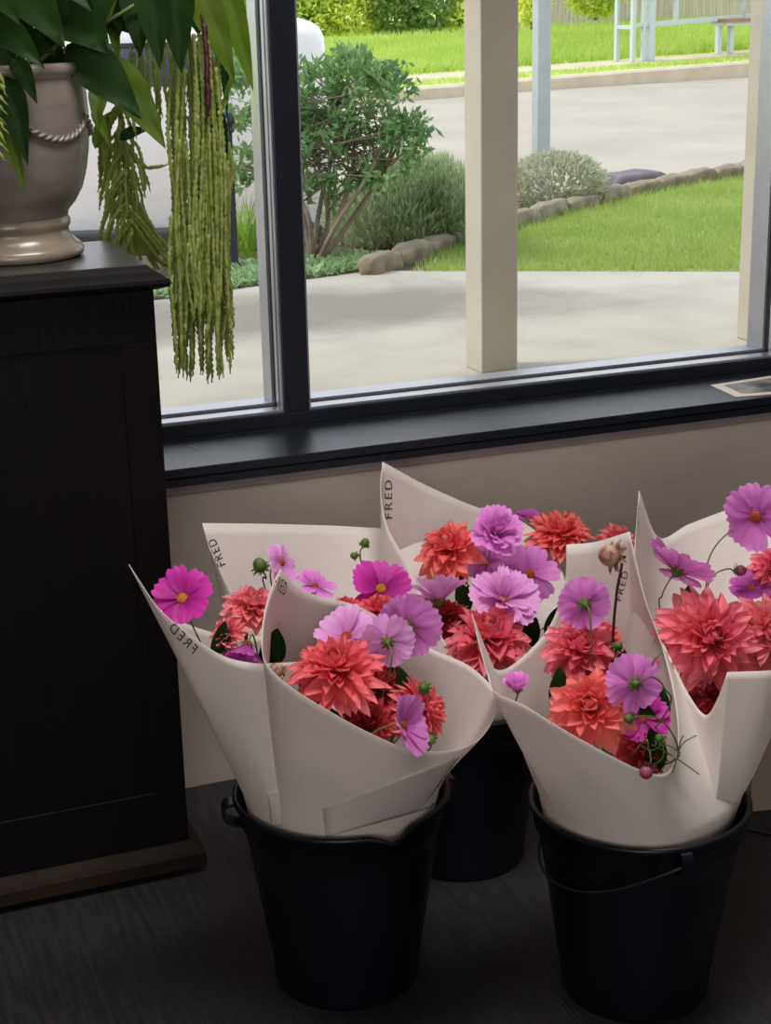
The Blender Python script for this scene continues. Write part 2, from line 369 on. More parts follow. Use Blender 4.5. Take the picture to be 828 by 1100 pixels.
# ------------------------------------------------------------------ urn
UC = np.array([.352, 2.405, .95])
ur, Mx = empty('urn', UC); tag(ur, 'glazed grey stoneware urn with rope garland on the cabinet', 'urn')
MB().lathe([(0,.0),(.090,.0),(.0975,.004),(.099,.011),(.095,.017),(.0895,.021),(.083,.028),(.0785,.036),(.0785,.041),(.0815,.046),(.082,.052),(.079,.058)], UC, 64).build('foot', M['urnfoot'], ur, world=Mx)
prof = [(.079,.058),(.081,.066),(.092,.078),(.103,.097),(.1105,.122),(.1155,.15),(.118,.175),(.119,.20),(.118,.225),(.1165,.245),(.1165,.252),(.122,.258),(.1225,.266),(.119,.271),(.112,.272),(.110,.262),(.109,.2),(.09,.12),(0,.1)]
ub = MB().lathe(prof, UC, 64).build('body', M['urn'], ur, world=Mx)
for k in range(6):
    g = MB(); a0 = -PI*.5+.05+.50+k*PI/3; pts = []; n = 44
    for s_ in (0, 1):
        pts = []
        for i in range(n+1):
            u = i/n; a = a0+(u-.5)*PI/3; z = .197-.026*(1-(2*u-1)**2)+.0028*math.sin(i*.9+s_*PI); r = .1195+.0028*math.cos(i*.9+s_*PI)
            pts.append(UC+np.array([r*math.cos(a), r*math.sin(a), z]))
        g.tube(pts, .0032, 6)
    g.build('rope_garland', M['urn'], ub)
MB().lathe([(0,.228),(.1085,.228),(.1085,.222),(0,.222)], UC, 40).build('soil', M['soil'], ur, world=Mx)
FLORIST = UC+np.array([0, 0, .25])

# ------------------------------------------------------------------ leaves and amaranth
def leaf_mb(base, tip, width, sag=.1, nrm=None, fold=.25, n=12, twist=0):
    """Pointed ovate leaf between two points, folded along the midrib, with undulating edge."""
    base, tip = np.array(base), np.array(tip); ax = tip-base; Ln = np.linalg.norm(ax); ax /= Ln
    nrm = np.array(nrm if nrm is not None else (-FW)); nrm = nrm-ax*(nrm@ax); nrm /= np.linalg.norm(nrm)
    G = np.zeros((n+1, 7, 3)); ph = random.random()*6
    for i in range(n+1):
        t = i/n; wd = width*(math.sin(PI*min(1, t**.72))**.85)*(1-.25*t)
        if t > .98: wd = 0.0004
        c = base+ax*Ln*t+np.array([0,0,1])*sag*Ln*4*t*(1-t)
        a = twist*t; nn = nrm*math.cos(a)+np.cross(ax, nrm)*math.sin(a); ss = np.cross(ax, nn)
        for j in range(7):
            s = (j-3)/3; G[i, j] = c+ss*wd*.5*s+nn*(abs(s)*fold*wd*.5+.02*width*math.sin(5*t*PI+ph+j))
    return G
def add_leaf(mb, *a, **k): 
    mb.grid(leaf_mb(*a, **k)); return mb

# rosette of broad leaves in the urn: each stem with leaves is one thing
def leafy(label, stem_pts, leaves, group='leafy amaranth stems in the urn'):
    r, Mx = empty('leafy_branch', FLORIST); tag(r, label, 'foliage', group)
    MB().tube(catmull(stem_pts, 6), .0035, 7).build('stem', M['stem'], r, world=Mx)
    for (b, t, wd, m, kw) in leaves:
        add_leaf(MB(), b, t, wd, **kw).build('leaf', M[m], r, world=Mx)
def Lf(b, t, yb, yt, wpx, m='leaf', **kw):
    B = PY(b[0], b[1], yb); T = PY(t[0], t[1], yt)
    return (B, T, wpx*depth((B+T)/2)/F_PX, m, kw)
root = UC+np.array([0,0,.23])
leafy('broad dark leaves hanging over the right rim of the urn', [root, PY(70,40,2.36), PY(95,-20,2.36)], [
    Lf((72,48),(152,128),2.34,2.28,56,'leaf',fold=.12,sag=.06), Lf((110,62),(178,160),2.37,2.34,46,'leafl',fold=.2,sag=.06), Lf((60,10),(118,58),2.36,2.27,70,'leaf',fold=.2)])
leafy('pale edged leaves drooping over the front of the urn', [root, PY(22,50,2.33), PY(10,-25,2.33)], [
    Lf((6,82),(30,178),2.27,2.25,34,'leaf',fold=.3), Lf((-6,100),(27,208),2.275,2.26,26,'leafl',fold=.5), Lf((14,62),(40,112),2.28,2.26,24,'leaf',fold=.3), Lf((-25,20),(48,74),2.3,2.22,44,'leaf',fold=.25)])
leafy('dense dark leaves over the urn at the top left corner', [root, PY(40,30,2.40), PY(60,-60,2.40)], [
    Lf((18,-10),(70,52),2.33,2.24,52,'leaf',fold=.2), Lf((-20,-20),(22,28),2.3,2.2,40,'leaf',fold=.2), Lf((40,-30),(112,56),2.38,2.31,60,'leaf',fold=.15), Lf((20,-70),(100,14),2.36,2.28,66,'leaf',fold=.2),
    Lf((-10,40),(60,60),2.36,2.27,40,'leaf',fold=.2), Lf((30,40),(75,80),2.42,2.35,40,'leaf',fold=.2), Lf((-30,-40),(60,30),2.42,2.36,70,'leaf',fold=.2), Lf((60,-50),(100,20),2.44,2.4,60,'leaf',fold=.2), Lf((-40,10),(50,70),2.45,2.42,60,'leaf',fold=.2), Lf((-60,-60),(60,-5),2.44,2.40,90,'leaf',fold=.2), Lf((60,-10),(150,40),2.46,2.43,50,'leaf',fold=.2), Lf((-40,50),(30,95),2.42,2.38,40,'leaf',fold=.2), Lf((-30,44),(34,80),2.46,2.44,44,'leaf',fold=.2), Lf((110,-40),(165,45),2.47,2.45,60,'leaf',fold=.2), Lf((95,-20),(128,48),2.47,2.45,44,'leaf',fold=.2), Lf((180,-50),(215,40),2.46,2.44,46,'leaf',fold=.25), Lf((140,-50),(172,62),2.46,2.44,50,'leaf',fold=.25)])
leafy('dark narrow leaves crossing behind the urn near the window', [root, PY(110,30,2.42), PY(130,-60,2.42)], [
    Lf((120,-40),(100,40),2.40,2.38,46,'leaf',fold=.3), Lf((150,-20),(150,62),2.42,2.40,46,'leaf',fold=.3), Lf((130,-50),(128,40),2.44,2.42,50,'leaf',fold=.2), Lf((170,-60),(185,30),2.45,2.43,60,'leaf',fold=.2), Lf((90,-60),(140,20),2.46,2.44,60,'leaf',fold=.2),
    Lf((100,118),(118,158),2.46,2.44,14,'leafl',fold=.3), Lf((118,10),(128,72),2.46,2.44,16,'leafl',fold=.3), Lf((108,90),(104,140),2.47,2.44,24,'leafl',fold=.3)])

def strand(mb, pts, r, n=6):
    P = catmull(pts, max(4, int(10*len(pts)))); k = len(P)
    L_ = np.concatenate([[0], np.cumsum(np.linalg.norm(np.diff(P, axis=0), axis=1))])
    m_ = max(6, int(L_[-1]/.0042)); s_ = np.linspace(0, L_[-1], m_); Q = np.stack([np.interp(s_, L_, P[:, c]) for c in range(3)], 1)
    Q += RNG.normal(0, .0005, Q.shape)
    tpr = np.clip((L_[-1]-s_)/.016, .35, 1)
    mb.tube(Q, r*tpr*(.72+.46*(np.arange(m_) % 2)+RNG.uniform(-.14, .14, m_)), n)
def amaranth(label, stem, leaves, strands, r=.0031, group='hanging amaranth stems'):
    top = np.array(stem[-1]); rr, Mx = empty('hanging_amaranth', FLORIST); tag(rr, label, 'amaranth', group)
    MB().tube(catmull(stem, 8), .003, 7).build('stem', M['stem'], rr, world=Mx)
    for (b, t, wd, m, kw) in leaves: add_leaf(MB(), b, t, wd, **kw).build('leaf', M[m], rr, world=Mx)
    mb = MB()
    for s_ in strands: strand(mb, s_, r*random.uniform(.8, 1.15))
    mb.build('tassel', M['ama'], rr, world=Mx)
# long tassel by the window
S = []
for i in range(104):
    u = random.random(); x = 184+62*u; y0 = random.uniform(30, 120) if i < 40 else random.uniform(110, 270)
    c = 1-abs(u-.52)*1.2
    y1 = random.choice([random.uniform(330, 416), random.uniform(240, 416)]) if i > 16 else random.uniform(330, 414)
    y1 = min(y1, 416-30*abs(u-.5))
    Yv = random.uniform(2.36, 2.42)
    xs = 200+ (x-200)*.75 if y0 < 110 else x
    xe = 188+ (x-184)*.90+ (x-215)*.03
    if y1 < y0+80: y1 = y0+80
    S.append([PY(xs, y0, Yv), PY(x*.7+xs*.3+random.uniform(-5,5), y0*.66+y1*.34, Yv), PY(xe+random.uniform(-5,5), y0*.33+y1*.67, Yv), PY(xe+(x-215)*.10+random.uniform(-6, 6), y1, Yv)])
amaranth('long green amaranth tassel hanging straight down before the window', [root, PY(120,20,2.4), PY(190,-10,2.39), PY(205,60,2.39), PY(212,150,2.39)], [
    Lf((228,-40),(272,98),2.40,2.40,36,'leafl',fold=.45), Lf((240,40),(244,128),2.405,2.405,12,'leaf',fold=.45), Lf((205,-20),(252,90),2.37,2.36,40,'leafl',fold=.3), Lf((185,-30),(195,80),2.36,2.34,48,'leaf',fold=.3), Lf((160,-30),(172,75),2.35,2.33,44,'leaf',fold=.3),
    Lf((232,118),(246,108),2.39,2.39,12,'leafl',fold=.3), Lf((228,115),(244,180),2.37,2.37,22,'leaf',fold=.35), Lf((215,60),(226,165),2.41,2.41,20,'leaf',fold=.4), Lf((252,80),(238,120),2.40,2.40,7,'leafl')], S)
# short tassel behind the cabinet top
S = []
for i in range(78):
    t = random.random(); cx = 128+14*t; y0 = 110+140*t; side = random.uniform(-1, 1); ln = random.uniform(45, 85)
    Yv = random.uniform(2.535, 2.60); e = (cx+side*44*(.5+.6*t)+6*t, min(y0+ln, 290))
    S.append([PY(cx, y0, Yv), PY(cx+side*20, y0+ln*.35, Yv), PY(*e, Yv)])
S.append([PY(125,140,2.54), PY(135,165,2.54), PY(160,180,2.54), PY(182,176,2.54)])
amaranth('short splayed amaranth tassel hanging behind the cabinet top', [root, PY(85,60,2.5), PY(118,60,2.56), PY(128,120,2.57), PY(140,255,2.57)], [
    Lf((128,150),(160,140),2.52,2.52,14,'leaf',fold=.3), Lf((102,160),(118,120),2.53,2.53,16,'leafl',fold=.3)], S)
# thin upper strands
S = []
for i in range(16):
    x = random.uniform(138, 200); y0 = random.uniform(20, 60); y1 = random.uniform(105, 150); Yv = random.uniform(2.41, 2.45)
    S.append([PY(x, y0, Yv), PY(x+random.uniform(-2, 6), (y0+y1)/2, Yv), PY(x+random.uniform(0, 12), y1, Yv)])
amaranth('thin amaranth strands between the two larger tassels', [root, PY(120,-10,2.42), PY(170,-30,2.42), PY(175,30,2.43)], [], S, .0027)
S = []
for i in range(9):
    y0 = 70+i*10; S.append([PY(-14,y0,2.235), PY(-4+random.uniform(-3,3),y0+10,2.23), PY(9+random.uniform(-3,3),y0+24,2.228)])
amaranth('small amaranth tassel in front of the urn at the left edge', [root+np.array([-.05,-.05,.02]), PY(-6,40,2.24), PY(-14,70,2.235), PY(-14,150,2.235)], [], S, .003)
# dried twig beside the long tassel
tw = MB(); 
strand(tw, [PY(219,25,2.355), PY(222,60,2.352), PY(224,125,2.352)], .0042)
tw.tube([PY(210,-10,2.39), PY(219,28,2.355)], .002, 6)
tag(tw.build('amaranth_twig', M['darkstem']), 'dark bare amaranth twig hanging beside the long tassel', 'twig')

# ------------------------------------------------------------------ buckets
def bucket(label, c, lug_ang, spout_ang=None, bail=None, lug=1.0, rt=.1435, rb=.098, h=.282):
    c = np.array([c[0], c[1], 0.0]); r, Mx = empty('bucket', c); tag(r, label, 'bucket', 'black plastic flower buckets')
    n = 72; prof = [(0,.004),(rb-.006,.004),(rb-.006,0),(rb,.0),(rb+.002,.006)]
    for i in range(1, 9): z = .006+(h-.046)*i/8; prof.append((rb+(rt-.010-rb)*i/8, z))
    prof += [(rt-.006,h-.036),(rt-.004,h-.034),(rt-.004,h-.010),(rt,h-.008),(rt+.0035,h-.004),(rt+.0035,h),(rt+.001,h+.0025),(rt-.003,h+.002),(rt-.005,h-.003),(rt-.008,h-.03)]
    for i in range(7, -1, -1): z = .010+(h-.05)*i/8; prof.append((rb-.003+(rt-.012-rb)*i/8, z))
    prof.append((0, .010))
    mb = MB(); mb.lathe(prof, (0,0,0), n)
    V = np.array(mb.v)
    if spout_ang is not None:
        a = np.arctan2(V[:,1], V[:,0]); d = (a-spout_ang+PI) % (2*PI)-PI
        k = np.exp(-(d/.13)**2)*np.clip((V[:,2]-(h-.05))/.05, 0, 1); rr = np.hypot(V[:,0], V[:,1])+1e-9
        V[:,0] *= 1+.010*k/rr; V[:,1] *= 1+.010*k/rr; V[:,2] -= .010*k
    mb.v = [tuple(p) for p in V]
    link('shell', mb.mesh('bucket_shell', M['bucket']), r)
    for la in lug_ang:
        g = MB(); d = np.array([math.cos(la), math.sin(la), 0]); s_ = np.array([-d[1], d[0], 0])
        P = catmull([d*(rt-.004)+np.array([0,0,h-.006]), d*(rt+.012*lug)+np.array([0,0,h-.007]), d*(rt+.017*lug)+np.array([0,0,h-.018]), d*(rt+.013*lug)+np.array([0,0,h-.030]), d*(rt-.004)+np.array([0,0,h-.038])], 4)
        for k in range(len(P)-1):
            m_ = (P[k]+P[k+1])/2; t_ = P[k+1]-P[k]; ln = np.linalg.norm(t_); t_ /= ln
            g.obox(m_, t_, s_, np.cross(t_, s_), ln*.6, .012*lug, .0022)
        g.build('lug', M['bucket'], r, False)
    if bail:
        b = MB(); b.tube(catmull([np.array(p)-c for p in bail], 8), .0021, 8).build('handle', M['wire'], r)
    return r
BL, BR, BK = (.644, 1.878), (.998, 1.697), (.925, 2.12)
aR = math.atan2(-.93, .02)
bucket('black bucket on the left nearest the cabinet', BL, (PI*.93, -.1), -PI/2+.12)
def around(c, ang, r, z): return (c[0]+r*math.cos(ang), c[1]+r*math.sin(ang), z)
fr_a = -PI/2-.12
bucket('black bucket on the right with wire handle hanging on its side', BR, (fr_a, fr_a+PI, .12), None,
       [around(BR, fr_a, .152, .262), around(BR, fr_a-.25, .142, .243), around(BR, fr_a-.65, .136, .216), around(BR, fr_a-1.05, .133, .198), around(BR, fr_a-1.45, .131, .19), around(BR, fr_a-1.9, .132, .195), around(BR, fr_a-2.5, .137, .222), around(BR, fr_a-PI, .152, .262)], lug=.62)
bucket('black bucket at the back against the wall between the other two', BK, (.5, .5+PI))

# ------------------------------------------------------------------ paper wraps
WRAPS = {}; LIPR = .133
def wrap(key, bkt, label, rim, sharp, neck, nr, mid=None, folds=None, NU=14, NV=26, crease=.0035, seed=0, power=1.0):
    """Cone of wrapping paper: rim control points (px, py, Y[, bulge]) counter-clockwise from the left tip; neck (px, py, Y)."""
    R3 = [PY(p[0], p[1], p[2]) for p in rim]; blg = np.array([p[3] if len(p) > 3 else 0 for p in rim])
    C = catmull(R3, NU, True, sharp); k = len(rim)
    B = np.concatenate([[blg[i]+(blg[(i+1) % k]-blg[i])*(j/NU) for j in range(NU)] for i in range(k)])
    cen = np.mean(R3, axis=0); nk = PY(*neck); bc = np.array([bkt[0], bkt[1], 0])
    dn = nk-bc; dn[2] = 0; ln_ = np.linalg.norm(dn); nk = bc+dn*min(1, .045/(ln_+1e-9)); nk[2] = .05
    A = np.unwrap([math.atan2(p[1]-cen[1], p[0]-cen[0]) for p in R3]+[math.atan2(R3[0][1]-cen[1], R3[0][0]-cen[0])])
    if A[-1]-A[0] < PI: A = np.linspace(PI, 3*PI, k+1)
    A = np.maximum.accumulate(A); A[-1] = A[0]+2*PI; A = np.minimum(A, A[-1])
    th = np.concatenate([[A[i]+(A[i+1]-A[i])*(j/NU) for j in range(NU)] for i in range(k)])
    nu = len(C); G = np.zeros((nu, NV+1, 3)); rs = np.random.default_rng(seed)
    ph = rs.uniform(0, 6.28, 6); fq = rs.integers(2, 7, 6)
    for i in range(nu):
        b = nk+nr*1.7*np.array([math.cos(th[i]), math.sin(th[i]), 0]); r = C[i]
        db = b-bc; db[2] = 0; lb = np.linalg.norm(db); b[:2] = (bc+db*min(1, .088/(lb+1e-9)))[:2]
        out = np.array([math.cos(th[i]), math.sin(th[i]), 0])
        LZ = .292; lp = b+(r-b)*((LZ-b[2])/(r[2]-b[2])); dl = lp-bc; dl[2] = 0; dd = np.linalg.norm(dl)
        if dd > LIPR: lp[:2] = (bc+dl*(LIPR/dd))[:2]
        dd = min(dd, LIPR); ud = dl/(np.linalg.norm(dl)+1e-9); wo = max(0.0, float(out@ud)); wo = wo*wo*(3-2*wo)
        lp[:2] = (bc+ud*(dd+(LIPR-dd)*.97*wo))[:2]
        tl = (r-lp)*.85+(lp-b)*.12
        for j in range(NV+1):
            v = j/NV
            if v < .3:
                w_ = v/.3; p = b+(lp-b)*w_
            else:
                w_ = (v-.3)/.7; w2, w3 = w_*w_, w_**3
                p = (2*w3-3*w2+1)*lp+(w3-2*w2+w_)*tl+(-2*w3+3*w2)*r+(w3-w2)*(r-lp)
                p = p+out*(B[i]*4*w_*(1-w_))
            wz = sum(math.sin(fq[q]*th[i]+ph[q]+v*(3+q)) for q in range(6))/6
            p = p+out*(crease*wz*(.30+1.0*math.sin(PI*max(0, v-.35)/.65))*(v > .36))+np.array([0,0,1])*0
            G[i, j] = p
    mb = MB(); mb.grid(G, closed=True)
    root_, Mx = empty('flower_wrap', nk); tag(root_, label, 'flower wrap', 'white paper flower wraps')
    me = mb.mesh('wrap_sheet', M['paper']); o = link('sheet', me, root_, 0, Mx)
    s_ = o.modifiers.new('thickness', 'SOLIDIFY'); s_.thickness = .0006; s_.offset = 0
    bvh = BVHTree.FromPolygons([Vector(p) for p in mb.v], mb.f)
    WRAPS[key] = dict(root=root_, sheet=o, Mx=Mx, bvh=bvh, neck=nk, G=G, lip=G[:, int(.3*NV)].mean(0))
    for fd in (folds or []):       # overlapping flap of the same sheet lying on the outside
        fold_flap(key, fd)
    return root_
def on_sheet(key, px, py, off=.0012, depth_hint=None):
    d = Vector(ray(px, py)).normalized(); h = WRAPS[key]['bvh'].ray_cast(Vector(CAM), d)
    if h[0] is None: return None
    return np.array(h[0]-d*off)
def fold_flap(key, fd):
    poly, thick = fd; n = 12                # poly: 4 pixel corners (quad patch) pressed on the sheet
    a, b, c, d = [np.array(p, float) for p in poly]; G = np.zeros((n+1, n+1, 3)); ok = True; last = None
    for i in range(n+1):
        for j in range(n+1):
            u, v = i/n, j/n; p = (1-u)*(1-v)*a+u*(1-v)*b+u*v*c+(1-u)*v*d
            h = on_sheet(key, p[0], p[1], thick*(.35+.65*math.sin(PI*min(1, u*1.0))*0+.65*u*0+.3)); 
            if h is None: h = last
            last = h; G[i, j] = h
    if last is None: return
    o = MB().grid(G).build('fold', M['paper'], WRAPS[key]['root'], world=WRAPS[key]['Mx'])
    s_ = o.modifiers.new('thickness', 'SOLIDIFY'); s_.thickness = .0012; s_.offset = 0
def lettering(key, org, adv, upv, word='FRED', gap=.28):
    """Letters printed on the sheet: each glyph flattened onto the paper surface. adv, upv: pixel vectors for the whole word and the letter height."""
    cu = bpy.data.curves.new('glyphs', 'FONT'); cu.body = word; cu.space_character = 1+gap
    tmp = bpy.data.objects.new('glyphs', cu); COL.objects.link(tmp)
    dg = bpy.context.evaluated_depsgraph_get(); me = bpy.data.meshes.new_from_object(tmp.evaluated_get(dg))
    bpy.data.objects.remove(tmp)
    bm = bmesh.new(); bm.from_mesh(me); bmesh.ops.subdivide_edges(bm, edges=bm.edges[:], cuts=2)
    xs = [v.co.x for v in bm.verts]; ys = [v.co.y for v in bm.verts]; wx, hy = max(xs)-min(xs), max(ys); x0 = min(xs)
    dead = []
    for v in bm.verts:
        a = (v.co.x-x0)/wx; b = v.co.y/hy
        p = on_sheet(key, org[0]+adv[0]*a+upv[0]*b, org[1]+adv[1]*a+upv[1]*b, .0014)
        if p is None: dead.append(v)
        else: v.co = p
    if dead: bmesh.ops.delete(bm, geom=dead, context='VERTS')
    bm.to_mesh(me); bm.free(); me.materials.clear(); me.materials.append(M['ink'])
    o = link('lettering', me, WRAPS[key]['sheet']); o['label'] = 'black printed lettering'

wrap('A', BL, 'white paper wrap at far left, its tip overlapping the black cabinet',
     [(138,606,1.90),(152,627,1.87),(172,655,1.83),(205,683,1.80),(238,704,1.785),(270,712,1.785),(300,712,1.80),(330,708,1.86),(345,690,1.93),(318,680,1.985),(260,684,1.99),(205,672,1.97),(165,648,1.94)], (0,), (318,1000,1.915), .040, seed=3,
     folds=[([(287,852),(312,842),(312,885),(292,888)], .002)])
wrap('B', BL, 'white paper wrap in the left bucket, in front, tilted to face the viewer',
     [(301,611,1.85),(289,640,1.81),(282,675,1.765),(284,708,1.73),(308,735,1.695),(350,762,1.665),(400,789,1.645),(445,806,1.64),(488,806,1.66),(516,793,1.69),(531,768,1.73),(532,744,1.775),(503,715,1.845),(459,695,1.90),(415,668,1.935),(382,650,1.945),(344,641,1.935),(318,630,1.90)], (0,), (383,1000,1.86), .042, seed=5,
     folds=[([(346,868),(508,806),(462,868),(350,899)], .002)])
wrap('C', BL, 'white paper wrap behind the left bucket, with a straight wide top edge',
     [(217,562,2.10),(224,585,2.07),(236,610,2.04),(252,640,2.02),(275,672,2.00),(330,690,1.99),(390,690,1.99),(430,672,2.06),(455,640,2.16),(470,600,2.25),(440,573,2.28),(380,566,2.25),(300,563,2.18)], (0,), (352,985,1.97), .040, seed=8)
wrap('D', BK, 'tallest white paper wrap at the centre back, its tip close to the sill',
     [(411,496,2.24),(409,528,2.21),(416,565,2.17),(437,605,2.13),(459,652,2.08),(480,692,2.04),(520,722,2.01),(565,722,2.02),(600,690,2.09),(610,650,2.17),(607,624,2.21),(597,599,2.25),(578,573,2.29),(549,555,2.32),(510,544,2.325),(455,520,2.29)], (0,), (505,925,2.17), .042, seed=12)
wrap('G', BK, 'white paper wrap hidden behind the middle flowers, against the wall',
     [(575,625,2.25),(590,650,2.19),(640,655,2.17),(690,650,2.19),(710,625,2.25),(690,608,2.32),(640,605,2.35),(595,610,2.32)], (), (545,930,2.19), .035, seed=15)
wrap('E', BR, 'white paper wrap in front of the right bucket with a thin upright left point',
     [(507,659,1.73),(514,690,1.715),(523,722,1.69),(531,743,1.66,.005),(563,758,1.62,.005),(599,780,1.585),(645,806,1.56),(690,828,1.55),(716,830,1.565),(728,805,1.60),(726,760,1.645),(712,700,1.70),(692,640,1.755),(676,571,1.81),(640,582,1.86),(608,585,1.885),(606,628,1.875),(588,676,1.85),(548,716,1.80),(524,712,1.765)], (0,13,15), (662,1000,1.69), .045, seed=21)
wrap('F', BR, 'white paper wrap at the far right, with a tall folded point at its left',
     [(686,527,1.90),(683,580,1.86),(684,625,1.81),(704,673,1.75),(724,715,1.70),(742,750,1.66),(758,768,1.63),(770,752,1.61),(781,722,1.60),(828,720,1.60,.012),(846,716,1.64,.016),(855,690,1.72,.016),(860,600,1.85,.01),(870,530,1.95),(828,531,1.985),(785,546,1.985),(740,563,1.97),(707,577,1.94)], (0,8), (738,985,1.74), .045, seed=27)
lettering('A', (207,703), (-26,-27), (6,-8))
lettering('B', (293.5,631), (12.5,9.5), (3,-14))
lettering('C', (242,606), (-11,-28), (-8,3.5))
lettering('D', (421,557), (0,-41), (-7.5,0))
lettering('E', (667,646), (8,-31), (-6.5,-2))
lettering('F', (686,562), (0,-26), (-3.5,0), gap=.2)

# ------------------------------------------------------------------ flowers
def petal(L, W, cup, curl, tip=1.0, n=8, w=5, ridge=0, teeth=0, rs=None):
    """Petal along +Y from the origin, face up +Z. Returns grid and per-vertex t."""
    rs = rs or random; G = np.zeros((n+1, w, 3)); T = np.zeros((n+1, w)); y = z = 0.0; ang = 0.0
    ph = rs.uniform(0, 6)
    for i in range(n+1):
        t = i/n
        if tip > .5: wd = W*math.sin(PI*min(1, (t*.94+.05)))**.75*(1-.10*t)
        else: wd = W*(.16+.84*math.sin(PI*.5*min(1, t/.72))**1.1)*(1 if t < .8 else math.sqrt(max(0, 1-((t-.8)/.2)**2*.55)))
        if tip > .5 and i == n: wd = W*.03
        if i: ang += curl/n; y += math.cos(ang)*L/n; z -= math.sin(ang)*L/n
        for j in range(w):
            s = 2*j/(w-1)-1; zz = z+cup*W*s*s*(.4+.6*math.sin(PI*t))+ridge*W*math.cos(s*PI*2.5)*t+.02*W*math.sin(7*t+ph+2*s)
            yy = y
            if teeth and i == n: yy += L*(.035*math.cos(s*PI*2.0+ph*.05)-.03*abs(s))
            G[i, j] = (s*wd*.5, yy, zz); T[i, j] = t
    return G, T
def rotX(G, a):
    c, s = math.cos(a), math.sin(a); H = G.copy(); H[..., 1] = G[..., 1]*c-G[..., 2]*s; H[..., 2] = G[..., 1]*s+G[..., 2]*c; return H
def rotZ(G, a):
    c, s = math.cos(a), math.sin(a); H = G.copy(); H[..., 0] = G[..., 0]*c-G[..., 1]*s; H[..., 1] = G[..., 0]*s+G[..., 1]*c; return H
def rotY(G, a):
    c, s = math.cos(a), math.sin(a); H = G.copy(); H[..., 0] = G[..., 0]*c+G[..., 2]*s; H[..., 2] = -G[..., 0]*s+G[..., 2]*c; return H
def dahlia_mb(seed, N=84, loose=1.0, back=1.0):
    rs = random.Random(seed); inner, outer = MB(), MB()
    for i in range(N):
        t = ((i+.5)/N); az = i*2.39996+rs.uniform(-.2, .2)
        el = math.radians(86-t**.85*(92+22*back))+rs.uniform(-.2, .2)      # elevation of the petal above the horizontal
        L = (.30+.62*t**.7)*rs.uniform(.84, 1.12); W = (.18+.21*t**.6)*rs.uniform(.85, 1.2)*loose
        G, T = petal(L, W, .42-.22*t, rs.uniform(-.2, .35)+.25*(t > .5)-.5*(t < .3), n=8, w=5, rs=rs)
        G[..., 0] += .05*math.sin(rs.uniform(0, 6))*np.sin(np.linspace(0, 3, 9))[:, None]
        G = rotY(G, rs.uniform(-.4, .4)); G = rotX(G, el); G[..., 1] += .04+.09*t; G[..., 2] += .20*(1-t)-.02
        G = rotZ(G, az); (inner if t < .42 else outer).grid(G, (T*(.55+.45*t)).ravel())
    return inner, outer
def calyx_mb(sc=1.0, n=8):
    mb = MB(); mb.lathe([(0,-.16),(.05,-.16),(.10,-.12),(.135,-.05),(.12,.0),(0,.02)], n=14)
    for k in range(n):
        G, T = petal(.26*sc, .10, .1, -.3, n=4, w=3); G = rotX(G, .2); G[..., 1] += .09; G[..., 2] -= .06; mb.grid(rotZ(G, k*2*PI/n+.2))
    return mb
DA = {}
for s_ in range(4):
    i_, o_ = dahlia_mb(40+s_, N=(112, 140, 92, 122)[s_], loose=(.9, .78, 1.1, .84)[s_], back=(1, .6, .4, 1.3)[s_]); DA[s_] = (i_, o_)
CAL = calyx_mb(); CACHE = {}
def cached(key, mb, name, m, attr=True):
    k = (key, m.name)
    if k not in CACHE: CACHE[k] = mb.mesh(name, m, True, attr)
    return CACHE[k]
def frame_from(P, n, roll=0, scale=1.0):
    q = Vector(n).to_track_quat('Z', 'Y'); return Matrix.Translation(Vector(P)) @ q.to_matrix().to_4x4() @ Matrix.Rotation(roll, 4, 'Z') @ Matrix.Scale(scale, 4)
def stem_to(r, Mx, P, n, key, rad, via=None, m='stem', offs=.15, size=.05):
    P = np.array(P); n = np.array(n); nk = WRAPS[key]['neck']+np.array([random.uniform(-.02,.02), random.uniform(-.02,.02), random.uniform(0,.02)])
    p0 = P-n*offs*size
    lip = WRAPS[key]['lip']+np.array([random.uniform(-.015,.015), random.uniform(-.015,.015), .015])
    if via is None: pts = [p0, p0-n*size*.6-np.array([0,0,.02]), p0*.45+lip*.55-n*.004, lip, nk]
    else: pts = [p0]+list(via)+[lip, nk]
    MB().tube(catmull(pts, 7), rad, 7).build('stem', M[m], r, world=Mx)
def dahlia(label, px, py, Rpx, Y, face, key, col='coral', var=0, group='coral dahlias', roll=None):
    P = PY(px, py, Y); R = Rpx*depth(P)/F_PX; n = vdir(*face)
    Mx = frame_from(P, n, random.random()*6 if roll is None else roll, R); r, _ = empty('dahlia', Mx); tag(r, label, 'dahlia', group)
    i_, o_ = DA[var]
    link('outer_petals', cached(('do', var), o_, 'outer_petals', M[col]), r); link('inner_petals', cached(('di', var), i_, 'inner_petals', M[col]), r)
    link('calyx', cached('cal', CAL, 'calyx', M['calyx'], False), r)
    stem_to(r, Mx, P, n, key, .0030, size=R)
PET = {}
for v in range(5):
    rs = random.Random(90+v)
    PET[v] = (lambda gt: MB().grid(gt[0], gt[1].ravel()))(petal(1.0, rs.uniform(.70,.82), rs.uniform(.02,.10), rs.uniform(.0,.5), tip=0, n=9, w=11, ridge=.018, teeth=1, rs=rs))
DISC = MB(); DISC.lathe([(.15,-.03),(.17,.01),(.155,.05),(.11,.085),(.05,.10),(0,.102)], n=20)
for k in range(46):
    rr = .15*math.sqrt((k+.5)/46); a = k*2.4; z = .09-.06*(rr/.15)**2
    DISC.tube([(rr*math.cos(a), rr*math.sin(a), z), (rr*1.1*math.cos(a), rr*1.1*math.sin(a), z+.05)], .012, 4)
